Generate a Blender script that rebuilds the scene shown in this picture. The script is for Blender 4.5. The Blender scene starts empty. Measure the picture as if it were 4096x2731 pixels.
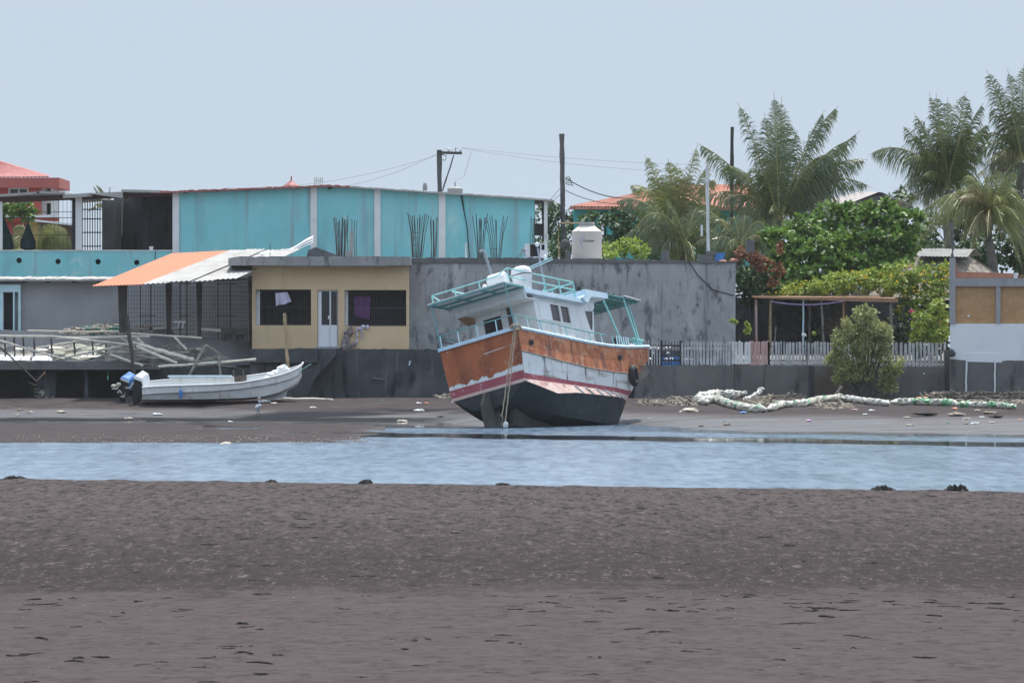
import bpy, bmesh, math, random
from mathutils import Vector, Matrix, noise
FP, HZ, CX, CH = 22600.0, 1316.0, 2048.0, 2.5      # focal length in photo pixels, horizon row, centre column, eye height
ZW = -0.6                                          # water level
V = Vector
rnd = random.Random(11)
SC = bpy.context.scene
COL = SC.collection
def W(px, py, Y): return V(((px-CX)*Y/FP, Y, CH+(HZ-py)*Y/FP))
def XX(px, Y): return (px-CX)*Y/FP
def ZZ(py, Y): return CH+(HZ-py)*Y/FP
def lerp(a, b, t): return a+(b-a)*t
def pl(tab, x):
    if x <= tab[0][0]: return tab[0][1]
    for (x0, y0), (x1, y1) in zip(tab, tab[1:]):
        if x <= x1: return lerp(y0, y1, (x-x0)/(x1-x0))
    return tab[-1][1]
# ------------------------------------------------------------------ mesh builder
LOC = {}
class MB:
    def __init__(s): s.v = []; s.f = []; s.mi = []; s.m = 0
    def add(s, pts, faces):
        n = len(s.v); s.v += [tuple(p) for p in pts]
        for f in faces: s.f.append([n+i for i in f]); s.mi.append(s.m)
        return s
    def poly(s, pts): return s.add(pts, [list(range(len(pts)))])
    def box(s, x0, x1, y0, y1, z0, z1):
        p = [(x0,y0,z0),(x1,y0,z0),(x1,y1,z0),(x0,y1,z0),(x0,y0,z1),(x1,y0,z1),(x1,y1,z1),(x0,y1,z1)]
        return s.add(p, [(3,2,1,0),(4,5,6,7),(0,1,5,4),(1,2,6,5),(2,3,7,6),(3,0,4,7)])
    def pbox(s, px0, px1, py0, py1, Y0, Y1):
        return s.box(XX(px0,Y0), XX(px1,Y0), Y0, Y1, ZZ(py1,Y0), ZZ(py0,Y0))
    def prism(s, pts, d):
        n = len(pts); d = V(d); q = [V(p) for p in pts]
        return s.add(q+[p+d for p in q], [list(range(n))[::-1], list(range(n,2*n))]+[(i,(i+1)%n,n+(i+1)%n,n+i) for i in range(n)])
    def tube(s, pts, r, n=6):
        pts = [V(p) for p in pts]; k = len(pts)
        rs = r if isinstance(r, (list, tuple)) else [r]*k
        base = len(s.v); ring = []
        for i, p in enumerate(pts):
            t = (pts[min(i+1,k-1)]-pts[max(i-1,0)])
            t = t.normalized() if t.length > 1e-9 else V((0,0,1))
            a = t.cross(V((0,0,1))); 
            if a.length < .05: a = t.cross(V((0,1,0)))
            a.normalize(); b = a.cross(t)
            ring += [p+(a*math.cos(2*math.pi*j/n)+b*math.sin(2*math.pi*j/n))*rs[i] for j in range(n)]
        fs = []
        for i in range(k-1):
            for j in range(n):
                fs.append((i*n+j, i*n+(j+1)%n, (i+1)*n+(j+1)%n, (i+1)*n+j))
        fs.append(tuple(range(n))[::-1]); fs.append(tuple((k-1)*n+j for j in range(n)))
        return s.add(ring, fs)
    def pole(s, a, b, r, n=6, wob=.0, seg=6):
        a, b = V(a), V(b); pts = []
        for i in range(seg+1):
            t = i/seg; p = a.lerp(b, t)
            if 0 < i < seg and wob: p = p+V((rnd.uniform(-wob,wob), rnd.uniform(-wob,wob), rnd.uniform(-wob,wob)))
            pts.append(p)
        return s.tube(pts, [r*rnd.uniform(.85,1.15) for _ in pts] if wob else r, n)
    def beam(s, a, b, w, h, up=(0,0,1)):
        a, b = V(a), V(b); t = (b-a).normalized(); up = V(up)
        x = t.cross(up)
        if x.length < .05: x = t.cross(V((0,1,0)))
        x.normalize(); y = x.cross(t)
        c = [(-1,-1),(1,-1),(1,1),(-1,1)]
        p = [a+x*(i*w/2)+y*(j*h/2) for i, j in c]+[b+x*(i*w/2)+y*(j*h/2) for i, j in c]
        return s.add(p, [(3,2,1,0),(4,5,6,7),(0,1,5,4),(1,2,6,5),(2,3,7,6),(3,0,4,7)])
    def rings(s, rings, close=True, cap=True):
        k, n = len(rings), len(rings[0]); fs = []
        for i in range(k-1):
            for j in range(n if close else n-1):
                fs.append((i*n+j, i*n+(j+1)%n, (i+1)*n+(j+1)%n, (i+1)*n+j))
        if cap and close: fs.append(tuple(range(n))[::-1]); fs.append(tuple((k-1)*n+j for j in range(n)))
        return s.add([p for r in rings for p in r], fs)
    def lathe(s, c, prof, n=20, ax=None):
        c = V(c); z = V(ax or (0,0,1)).normalized(); a = z.orthogonal().normalized(); b = z.cross(a)
        return s.rings([[c+z*h+(a*math.cos(2*math.pi*j/n)+b*math.sin(2*math.pi*j/n))*max(r,1e-3) for j in range(n)] for r, h in prof])
    def blob(s, c, r, n=8, m=5, jit=.0, R=None):
        c = V(c); R = R or rnd; rr = r if isinstance(r,(tuple,list)) else (r,r,r); rg = []
        for i in range(m+1):
            th = math.pi*i/m; row = []
            for j in range(n):
                ph = 2*math.pi*j/n; k = 1+R.uniform(-jit,jit)
                row.append(c+V((rr[0]*math.sin(th)*math.cos(ph)*k+1e-4*math.cos(ph), rr[1]*math.sin(th)*math.sin(ph)*k+1e-4*math.sin(ph), rr[2]*math.cos(th)*k)))
            rg.append(row)
        return s.rings(rg)
    def wall(s, px0, px1, py0, py1, Y0, Y1, holes=()):
        xs = sorted({px0, px1, *[h[0] for h in holes], *[h[1] for h in holes]}); 
        for a, b in zip(xs, xs[1:]):
            hs = sorted([(h[2], h[3]) for h in holes if h[0] <= a and h[1] >= b]); t = py0
            for h0, h1 in hs:
                if h0 > t: s.pbox(a, b, t, h0, Y0, Y1)
                t = h1
            if t < py1: s.pbox(a, b, t, py1, Y0, Y1)
        return s
    def ragged(s, px0, px1, top, bot, Y0, Y1, amp=3, step=14):
        n = max(2, int((px1-px0)/step)); tp = []
        for i in range(n+1):
            px = lerp(px0, px1, i/n); y = top(px) if callable(top) else top
            tp.append(W(px, y+rnd.uniform(-amp,amp), Y0))
        return s.prism([W(px0,bot,Y0), *tp, W(px1,bot,Y0)], (0, Y1-Y0, 0))
    def build(s, name, mat, parent=None, smooth=False, loc=None, recalc=True):
        me = bpy.data.meshes.new(name)
        if parent is not None: off = LOC.get(parent.name, V((0,0,0)))
        else:
            xs, ys, zs = zip(*s.v)
            off = V(loc) if loc is not None else V(((min(xs)+max(xs))/2, (min(ys)+max(ys))/2, min(zs)))
        me.from_pydata([tuple(V(p)-off) for p in s.v], [], s.f)
        for m in (mat if isinstance(mat, (list, tuple)) else [mat]): me.materials.append(m)
        me.polygons.foreach_set('material_index', s.mi)
        if recalc:
            bm = bmesh.new(); bm.from_mesh(me); bmesh.ops.recalc_face_normals(bm, faces=bm.faces); bm.to_mesh(me); bm.free()
        if smooth:
            me.polygons.foreach_set('use_smooth', [True]*len(me.polygons))
            try: me.set_sharp_from_angle(angle=math.radians(40))
            except Exception: pass
        o = bpy.data.objects.new(name, me); COL.objects.link(o)
        if parent is not None: o.parent = parent; LOC[o.name] = off
        else: o.location = off; LOC[o.name] = off
        return o
def tag(o, label, cat, group=None):
    o['label'] = label; o['category'] = cat
    if group: o['group'] = group
    return o
def thing(name, label, cat, loc, group=None):
    o = bpy.data.objects.new(name, None); COL.objects.link(o); o.location = loc; o.empty_display_size = .3
    LOC[o.name] = V(loc); return tag(o, label, cat, group)
def struct(o, kind='structure'): o['kind'] = kind; return o
# ------------------------------------------------------------------ materials
def M(name, c, c2=None, s=3.0, rough=.85, bump=0, bs=25, st=(1,1,1), stains=(), spec=.3, metal=0, lo=.35, hi=.65, trans=0, alpha=1):
    m = bpy.data.materials.new(name); m.use_nodes = True; nt = m.node_tree; N, L = nt.nodes, nt.links
    b = N['Principled BSDF']; b.inputs['Roughness'].default_value = rough; b.inputs['Metallic'].default_value = metal
    b.inputs['Specular IOR Level'].default_value = spec
    tc = N.new('ShaderNodeTexCoord')
    def nz(scale, stretch, detail=5, rg=.6):
        mp = N.new('ShaderNodeMapping'); mp.inputs['Scale'].default_value = stretch
        L.new(tc.outputs['Object'], mp.inputs['Vector'])
        n = N.new('ShaderNodeTexNoise'); n.inputs['Scale'].default_value = scale; n.inputs['Detail'].default_value = detail
        n.inputs['Roughness'].default_value = rg
        L.new(mp.outputs[0], n.inputs['Vector']); return n.outputs['Fac']
    def ramp(src, a, z):
        r = N.new('ShaderNodeMapRange'); r.inputs['From Min'].default_value = a; r.inputs['From Max'].default_value = z
        L.new(src, r.inputs['Value']); return r.outputs[0]
    def mix(fac, a, bb):
        x = N.new('ShaderNodeMix'); x.data_type = 'RGBA'
        if fac is not None: L.new(fac, x.inputs['Factor'])
        for sock, val in ((x.inputs[6], a), (x.inputs[7], bb)):
            if isinstance(val, (tuple, list)): sock.default_value = (*val, 1)
            else: L.new(val, sock)
        return x.outputs[2]
    col = tuple(c)
    if c2 is not None: col = mix(ramp(nz(s, st), lo, hi), tuple(c), tuple(c2))
    for (sc, ss, stre, a, z) in stains: col = mix(ramp(nz(ss, stre), a, z), col, tuple(sc))
    if isinstance(col, tuple): b.inputs['Base Color'].default_value = (*col, 1)
    else: L.new(col, b.inputs['Base Color'])
    if trans:
        tr = N.new('ShaderNodeBsdfTranslucent'); ms = N.new('ShaderNodeMixShader'); ms.inputs[0].default_value = trans
        if isinstance(col, tuple): tr.inputs[0].default_value = (*col, 1)
        else: L.new(col, tr.inputs[0])
        L.new(b.outputs[0], ms.inputs[1]); L.new(tr.outputs[0], ms.inputs[2]); L.new(ms.outputs[0], N['Material Output'].inputs['Surface'])
    if bump:
        bp = N.new('ShaderNodeBump'); bp.inputs['Strength'].default_value = bump; bp.inputs['Distance'].default_value = .02
        L.new(nz(bs, (1,1,1), 6), bp.inputs['Height']); L.new(bp.outputs[0], b.inputs['Normal'])
    return m
U1 = (1,1,1); VS = (1,1,.22)
MT = dict(
 cyan = M('cyan_wall_paint', (.20,.52,.55), (.24,.57,.60), .8, .8, .15, 20, stains=[((.26,.54,.56),.5,(1,1,.5),.52,.60),((.20,.43,.46),.9,(1,1,.3),.56,.72),((.24,.38,.40),2.4,(1,1,.07),.55,.72),((.34,.58,.58),1.2,(1,1,.6),.60,.66)]),
 white = M('white_paint', (.62,.62,.62), (.70,.70,.69), 2, .7, .1, stains=[((.42,.41,.39),3,VS,.58,.8)]),
 whitedirty = M('dirty_white_paint', (.55,.56,.56), (.68,.69,.68), 2, .7, .1, stains=[((.32,.29,.25),4,VS,.55,.75)]),
 conc = M('weathered_concrete', (.27,.27,.275), (.38,.375,.365), .9, .9, .4, 12, stains=[((.135,.135,.145),2.3,(1,1,.5),.54,.64),((.44,.44,.44),1.6,(1,1,.35),.56,.72),((.15,.152,.16),3.2,(1,1,.10),.56,.72),((.10,.10,.11),7,(1,1,.4),.62,.70)]),
 conclite = M('plain_concrete', (.26,.265,.275), (.33,.33,.335), .7, .9, .3, 12, stains=[((.18,.18,.19),1.2,(1,1,.5),.58,.75)]),
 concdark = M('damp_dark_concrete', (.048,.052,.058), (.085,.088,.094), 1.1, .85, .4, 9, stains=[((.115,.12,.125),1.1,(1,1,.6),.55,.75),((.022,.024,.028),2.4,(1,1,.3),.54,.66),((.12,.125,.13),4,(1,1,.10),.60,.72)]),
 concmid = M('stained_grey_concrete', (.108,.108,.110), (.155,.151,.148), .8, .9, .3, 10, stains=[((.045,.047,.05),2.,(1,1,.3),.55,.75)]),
 concbrown = M('rust_stained_concrete', (.15,.143,.143), (.115,.093,.082), .7, .9, .3, 10, stains=[((.10,.074,.06),.9,(1,1,.6),.5,.7)]),
 slab = M('slab_edge_concrete', (.23,.225,.22), (.34,.33,.32), 1.4, .9, .4, 10, stains=[((.08,.08,.09),2.4,(1,1,.25),.55,.68)]),
 yellow = M('yellow_ochre_paint', (.58,.42,.25), (.64,.48,.30), 1., .85, .15, 15, stains=[((.46,.33,.20),1.6,(1,1,.2),.56,.8)]),
 orange = M('orange_roof_sheet', (.47,.135,.047), (.42,.115,.04), 1.2, .6, stains=[((.6,.25,.13),5,(.3,1,1),.62,.8)]),
 greysheet = M('grey_corrugated_sheet', (.31,.30,.285), (.40,.385,.365), 1.4, .8, stains=[((.27,.24,.21),3,(1,.3,1),.58,.75)]),
 redroof = M('red_roof_sheet', (.31,.09,.08), (.37,.13,.115), 1.5, .6, stains=[((.75,.45,.4),5,U1,.6,.75)]),
 tile = M('terracotta_tiles', (.40,.16,.115), (.50,.25,.185), 4, .8, .5, 8, stains=[((.30,.13,.1),6,U1,.58,.7)]),
 redwall = M('red_wall_paint', (.42,.09,.07), (.46,.11,.09), 1, .8),
 maroon = M('maroon_steel', (.075,.035,.035), (.095,.05,.048), 2, .6),
 teal = M('teal_wall_paint', (.07,.36,.36), (.09,.42,.42), 1, .8),
 black = M('matte_black', (.012,.013,.015), (.022,.023,.025), 3, .6),
 darkmetal = M('dark_steel', (.022,.024,.028), (.045,.045,.048), 6, .6),
 rust = M('rusty_rebar', (.05,.032,.026), (.085,.05,.038), 8, .8),
 glass = M('dark_window_glass', (.018,.02,.024), rough=.12, spec=.5),
 wood = M('weathered_wood', (.16,.145,.125), (.26,.24,.21), 4, .9, .3, 20, stains=[((.08,.075,.07),7,(1,1,.4),.58,.7)]),
 wooddark = M('dark_wood', (.050,.045,.042), (.09,.08,.072), 4, .9, .3, 20),
 woodpale = M('bleached_wood', (.50,.46,.39), (.66,.62,.54), 4, .85, .3, 20, stains=[((.28,.25,.21),6,(.6,.6,.6),.58,.72)]),
 woodbrown = M('brown_plank', (.26,.145,.085), (.34,.20,.12), 4, .8, .3, 20),
 bamboo = M('bamboo_pole', (.36,.27,.15), (.26,.19,.11), 5, .7),
 polewood = M('utility_pole_wood', (.075,.075,.075), (.125,.12,.115), 5, .9, .3),
 greyrail = M('grey_picket_paint', (.31,.315,.325), (.50,.51,.52), 3, .8, .2, 20, stains=[((.17,.16,.16),5,VS,.55,.7)]),
 pinkrail = M('faded_pink_board', (.40,.23,.20), (.48,.34,.32), 3, .8, stains=[((.5,.45,.42),4,VS,.5,.7)]),
 thatch = M('dry_palm_thatch', (.17,.145,.12), (.31,.27,.225), 6, 1, .9, 14, st=(1,1,.3), stains=[((.075,.065,.06),8,(1,1,.3),.54,.68)]),
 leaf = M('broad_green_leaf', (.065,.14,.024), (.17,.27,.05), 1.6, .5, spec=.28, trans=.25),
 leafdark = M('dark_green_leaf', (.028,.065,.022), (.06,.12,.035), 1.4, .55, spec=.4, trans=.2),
 leafvine = M('vine_leaf', (.17,.26,.036), (.34,.40,.07), 1.5, .55, trans=.3),
 olive = M('mangrove_leaf', (.19,.22,.075), (.36,.37,.15), 2.2, .6, trans=.25),
 brownleaf = M('dried_brown_leaf', (.20,.085,.045), (.30,.15,.09), 3, .8, trans=.2),
 palmgreen = M('palm_leaf', (.060,.098,.030), (.155,.18,.055), 1.3, .34, spec=.7, trans=.22),
 palmyellow = M('yellowing_palm_leaf', (.14,.17,.05), (.27,.28,.09), 1.0, .40, spec=.6, trans=.32),
 rachis = M('palm_rib', (.24,.23,.09), (.32,.28,.12), 2, .6),
 bark = M('palm_bark', (.10,.09,.078), (.16,.145,.13), 3, .95, .5, 10),
 flower = M('yellow_petal', (.75,.50,.03), (.85,.62,.06), 5, .7, trans=.2),
 pinkflower = M('magenta_petal', (.62,.06,.18), rough=.7),
 plastic = M('cream_plastic', (.56,.51,.46), (.60,.55,.50), 1, .6),
 whiteplastic = M('white_plastic', (.72,.73,.74), (.66,.67,.68), 3, .45, spec=.5),
 bottles = M('clear_plastic_bottles', (.60,.57,.49), (.42,.40,.33), 7, .3, .8, 14, spec=.6, stains=[((.75,.75,.72),16,U1,.6,.66),((.14,.36,.17),1.8,(1,1,1),.55,.60)]),
 bottlespale = M('pale_plastic_bottles', (.64,.62,.55), (.46,.43,.37), 7, .3, .8, 14, spec=.6, stains=[((.78,.78,.76),16,U1,.6,.66),((.42,.52,.40),3,U1,.6,.68)]),
 rope = M('tan_rope', (.38,.31,.22), (.28,.23,.17), 20, .9),
 rubber = M('black_rubber', (.016,.016,.017), (.03,.03,.03), 5, .7),
 blue = M('blue_plastic', (.05,.17,.45), (.07,.22,.52), 3, .5),
 bluecowl = M('blue_engine_cowl', (.16,.30,.68), (.22,.38,.75), 3, .4),
 paleblue = M('pale_blue_paint', (.42,.60,.66), (.52,.68,.72), 3, .6),
 mint = M('mint_green_paint', (.20,.50,.50), (.32,.60,.58), 5, .6, stains=[((.14,.28,.29),9,U1,.6,.72)]),
 mintdark = M('worn_teal_paint', (.10,.27,.28), (.15,.34,.34), 4, .7, stains=[((.20,.22,.20),6,U1,.55,.7)]),
 skyblue = M('pale_sky_blue_trim', (.42,.56,.66), (.54,.66,.73), 3, .65, stains=[((.28,.30,.32),7,U1,.6,.72)]),
 boatwhite = M('boat_white_paint', (.60,.61,.61), (.70,.71,.70), 2, .55, .1, 10, stains=[((.46,.43,.38),3.5,(1,1,.12),.57,.72),((.36,.29,.21),6,(1,1,.25),.64,.74)]),
 hullorange = M('faded_orange_hull_paint', (.33,.09,.036), (.52,.20,.09), 1.8, .7, .3, 12, lo=.40, hi=.60, stains=[((.58,.34,.22),2.2,(1,1,1.4),.54,.70),((.20,.08,.05),3.0,(1,1,.22),.54,.66),((.58,.46,.38),5,U1,.62,.72)]),
 hullwhite = M('dirty_white_hull_paint', (.58,.58,.58), (.66,.66,.66), 1.5, .65, .15, 10, stains=[((.30,.26,.20),1.4,(.3,1,2.2),.52,.66),((.16,.15,.14),4,(1,1,.1),.60,.68)]),
 hullred = M('crimson_hull_stripe', (.28,.055,.075), (.34,.09,.11), 2, .7, stains=[((.45,.25,.25),5,U1,.6,.7)]),
 hullpink = M('worn_pink_bottom_paint', (.50,.32,.28), (.60,.47,.42), 2.5, .8, .3, 12, stains=[((.30,.12,.11),3.5,(.4,1,1),.55,.66),((.72,.66,.6),6,U1,.6,.68)]),
 hulldark = M('dark_antifouling_paint', (.020,.027,.032), (.034,.040,.044), 2, .85, .4, 8, stains=[((.060,.058,.052),1.4,U1,.55,.72)]),
 skeg = M('barnacled_grey_timber', (.050,.051,.050), (.085,.082,.076), 3, .9, .5, 10),
 cloth = M('pale_lilac_cloth', (.50,.47,.60), (.58,.55,.66), 3, .9),
 purple = M('purple_cloth', (.11,.035,.14), (.15,.05,.17), 3, .9),
 rag = M('faded_rags', (.17,.12,.11), (.25,.20,.20), 7, .95, stains=[((.40,.41,.44),9,U1,.6,.66)]),
 net = M('green_fishing_net', (.06,.17,.14), (.12,.26,.22), 9, .9),
 twig = M('dead_branch', (.26,.23,.20), (.46,.42,.36), 6, .95),
 driftwood = M('grey_brown_driftwood', (.20,.17,.135), (.33,.28,.22), 5, .95, .5, 15, stains=[((.07,.062,.055),6,U1,.54,.68)]),
 seaweed = M('dark_seaweed', (.024,.021,.019), (.042,.036,.032), 9, .95),
 pinkplastic = M('lilac_plastic', (.62,.36,.60), rough=.5), orangeplastic = M('orange_plastic', (.70,.24,.10), (.62,.30,.18), 6, .6),
 greenplastic = M('green_plastic', (.05,.26,.14), rough=.5), tan = M('tan_foam', (.42,.37,.29), (.55,.50,.42), 8, .8),
 heron = M('grey_feathers', (.40,.42,.47), (.66,.67,.70), 14, .8), beak = M('orange_beak', (.50,.24,.10), rough=.5),
 ink = M('grey_lettering', (.10,.10,.12), rough=.6), swirl = M('pale_blue_print', (.36,.40,.55), rough=.6),
 wire = M('black_cable', (.03,.03,.032), rough=.6), wiregrey = M('bare_aluminium_wire', (.30,.29,.28), rough=.5),
 lattice = M('cane_lattice', (.42,.25,.12), (.52,.33,.17), 5, .8), brick = M('red_clay_brick', (.40,.17,.11), (.46,.22,.15), 5, .9),
 bluegrey = M('blue_white_wall_paint', (.66,.68,.71), (.72,.73,.75), .8, .8, .1, stains=[((.46,.47,.49),1.5,VS,.6,.8)]),
)
# ================================================================== ground, water, sky
def shore_Y(px): return pl([(-900,199),(800,199),(1150,192),(1750,189),(1930,182),(2060,184),(2420,186),(2540,183),(2780,175),(3000,172.2),(4096,166),(4900,163)], px)
def bar_back(px): return pl([(-900,190),(0,187),(650,178),(1000,167),(1420,155.5)], px)
def bank_z(px, Y, nz=True):
    ys = shore_Y(px); x = XX(px, Y)
    if Y >= ys: z = ZW+(0-ZW)*min(1, (Y-ys)/(205.3-ys))
    else: z = max(ZW-.4, ZW-.0-(ys-Y)*.03)
    if px < 1560 and bar_back(min(px,1420)) < Y < ys: z = max(z, ZW+.014*min(1,(1560-px)/250)-.004)
    if px < 1480:
        yf = 153.6+.5*noise.noise(V((x*.3,1.7,0))); yb = bar_back(px)
        d = min(Y-yf, yb-Y)
        z = max(z, ZW-.12+min(.17, .11+d*.02) if d > -4 else -9)
    if nz:
        z += .028*noise.noise(V((x*.35, Y*.12, 3)))+.016*noise.noise(V((x*1.3, Y*.5, 9)))
    return z
def ground_at(px, py):
    best = None
    Y = 205.2
    while Y > 150:
        if ZZ(py, Y) <= bank_z(px, Y): best = Y
        elif best is not None and ZZ(py,Y) > bank_z(px,Y): break
        Y -= .1
    Y = best if best else 204.
    return V((XX(px,Y), Y, bank_z(px,Y)))
def mudmat(name, near):
    m = bpy.data.materials.new(name); m.use_nodes = True; N, L = m.node_tree.nodes, m.node_tree.links
    b = N['Principled BSDF']; geo = N.new('ShaderNodeNewGeometry'); sep = N.new('ShaderNodeSeparateXYZ'); L.new(geo.outputs['Position'], sep.inputs[0])
    def nz(scale, det=6, st=(1,1,1), rg=.6):
        mp = N.new('ShaderNodeMapping'); mp.inputs['Scale'].default_value = st; L.new(geo.outputs['Position'], mp.inputs[0])
        n = N.new('ShaderNodeTexNoise'); n.inputs['Scale'].default_value = scale; n.inputs['Detail'].default_value = det; n.inputs['Roughness'].default_value = rg
        L.new(mp.outputs[0], n.inputs['Vector']); return n.outputs['Fac']
    def rg(src, a, z, t0=0, t1=1):
        r = N.new('ShaderNodeMapRange'); L.new(src, r.inputs['Value'])
        for k, v in zip(('From Min','From Max','To Min','To Max'), (a,z,t0,t1)): r.inputs[k].default_value = v
        return r.outputs[0]
    def mix(f, a, c):
        x = N.new('ShaderNodeMix'); x.data_type = 'RGBA'; L.new(f, x.inputs['Factor'])
        for s_, v in ((x.inputs[6],a),(x.inputs[7],c)):
            if isinstance(v, tuple): s_.default_value = (*v,1)
            else: L.new(v, s_)
        return x.outputs[2]
    def math_(op, a, c):
        x = N.new('ShaderNodeMath'); x.operation = op
        for i, v in enumerate((a,c)):
            if isinstance(v,(int,float)): x.inputs[i].default_value = v
            else: L.new(v, x.inputs[i])
        return x.outputs[0]
    if near:
        # firm silt with a rougher, darker algae-covered belt between about 59 m and 76 m; the far part is crab-worked, its relief shading painted as streaks
        col = mix(rg(nz(2.2), .3, .7), (.058,.046,.045), (.075,.061,.060))
        col = mix(rg(nz(7,6,(1,.5,1)), .50, .66), col, (.044,.036,.034))
        edge = math_('ADD', sep.outputs['Y'], math_('MULTIPLY', math_('SUBTRACT', nz(.8,8,(1,.6,1),.75), .5), 14.0))
        belt = math_('MULTIPLY', rg(edge, 60.5, 63), rg(edge, 90, 70))
        col = mix(math_('MULTIPLY', math_('SUBTRACT', 1, rg(edge, 60, 64)), rg(nz(4.5,5,(1,.45,1),.65), .58, .70)), col, (.038,.029,.028)); col = mix(belt, col, (.036,.028,.028))
        streak = nz(7.5,6,(1,.15,1),.72)
        far = rg(edge, 60, 64)
        col = mix(math_('MULTIPLY', far, rg(streak, .48, .42)), col, (.026,.021,.020))
        col = mix(math_('MULTIPLY', far, rg(streak, .57, .66)), col, (.100,.085,.078))
        col = mix(math_('MULTIPLY', far, rg(nz(14,4,(1,.25,1),.7), .60, .66)), col, (.118,.102,.096))
        col = mix(math_('MULTIPLY', far, rg(nz(12,4,(1.2,.2,1),.7), .40, .35)), col, (.026,.022,.021))
        L.new(col, b.inputs['Base Color']); b.inputs['Roughness'].default_value = .95; b.inputs['Specular IOR Level'].default_value = .04
        bp = N.new('ShaderNodeBump'); bp.inputs['Strength'].default_value = .5; bp.inputs['Distance'].default_value = .03
        L.new(nz(5,7), bp.inputs['Height']); L.new(bp.outputs[0], b.inputs['Normal'])
    else:
        h = math_('ADD', sep.outputs['Z'], math_('MULTIPLY', math_('SUBTRACT', nz(.7,5,(.5,1,1)), .5), .10))
        col = mix(rg(nz(1.2,7), .35, .65), (.044,.036,.036), (.066,.056,.055))
        col = mix(rg(nz(3.5,6), .58, .7), col, (.028,.023,.023))
        bar = math_('MULTIPLY', rg(sep.outputs['Y'], 189, 186), rg(sep.outputs['X'], -2, -5))
        wet = math_('MULTIPLY', rg(h, ZW+.30, ZW+.16), math_('MULTIPLY', math_('SUBTRACT', 1, bar), rg(nz(1.1,8,(.35,1.6,1),.7), .38, .58, .35, 1)))
        col = mix(wet, col, (.042,.039,.043))
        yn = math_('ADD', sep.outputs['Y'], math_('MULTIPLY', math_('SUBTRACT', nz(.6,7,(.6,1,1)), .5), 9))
        pool_refl = math_('MULTIPLY', math_('MULTIPLY', rg(yn, 186.5, 189), rg(yn, 199, 195.5)), rg(math_('ADD', sep.outputs['X'], math_('MULTIPLY', math_('SUBTRACT', nz(.5,7,(.4,1,1)), .5), 16)), -1.5, -4.5))       # dark pier reflection in the pool, painted as a black mud band
        col = mix(pool_refl, col, (.012,.013,.016)); wet = math_('MULTIPLY', wet, math_('SUBTRACT', 1, math_('MULTIPLY', pool_refl, .9)))
        L.new(col, b.inputs['Base Color'])
        L.new(rg(wet, 0, 1, .95, .36), b.inputs['Roughness'])
        L.new(rg(wet, 0, 1, .04, .5), b.inputs['Specular IOR Level'])
        bp = N.new('ShaderNodeBump'); bp.inputs['Strength'].default_value = .35; bp.inputs['Distance'].default_value = .03
        L.new(nz(4,6), bp.inputs['Height']); L.new(bp.outputs[0], b.inputs['Normal'])
    return m
# far bank: rows by distance, columns by bearing
mb = MB(); Ys = [149.5+i*.4 for i in range(141)]; cols = list(range(-900, 4981, 20))
for Y in Ys:
    for px in cols: mb.v.append((XX(px,Y), Y, bank_z(px,Y)))
nc = len(cols)
mb.f = [(i*nc+j, i*nc+j+1, (i+1)*nc+j+1, (i+1)*nc+j) for i in range(len(Ys)-1) for j in range(nc-1)]; mb.mi = [0]*len(mb.f)
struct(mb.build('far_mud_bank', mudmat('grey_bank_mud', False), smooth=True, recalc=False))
# near mud flat with a ragged lip above the channel
def lip(x): return 103.2-.47*x*.95+.35*noise.noise(V((x*.5,4,0)))+.15*noise.noise(V((x*2.3,4,5)))
mb = MB(); rowsY = [-60,-20,5,20,30]+[36+i*.8 for i in range(30)]
fr = [i/130 for i in range(131)]
xs = [-60,-40,-28]+[-20+i*.11 for i in range(364)]+[28,40,60]
ny = 0
for Y in rowsY+['t']*131+['d1','d2']:
    k = ny-len(rowsY); ny += 1
    for x in xs:
        lp = lip(max(-24,min(24,x)))
        if Y == 'd1': mb.v.append((x, lp+.12, -.42)); continue
        if Y == 'd2': mb.v.append((x, lp+.8, -1.0)); continue
        yy = Y if Y != 't' else lerp(60.2, lp, fr[k])
        z = -.35
        if yy > 30:
            z += .012*noise.noise(V((x*1.1,yy*.6,0)))+.010*noise.noise(V((x*3.1,yy*1.2,4)))
            if yy > 62: z += .012*max(0,noise.noise(V((x*4.3,yy*1.8,8))))*min(1,(yy-62)/6)
            if yy > lp-1.2: z += .03*max(0,noise.noise(V((x*2.1,1,8))))*(1-(lp-yy)/1.2)
        mb.v.append((x, yy, z))
nc = len(xs)
mb.f = [(i*nc+j, i*nc+j+1, (i+1)*nc+j+1, (i+1)*nc+j) for i in range(ny-1) for j in range(nc-1)]; mb.mi = [0]*len(mb.f)
struct(mb.build('near_mud_flat', mudmat('near_silt', True), smooth=True, recalc=False))
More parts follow.
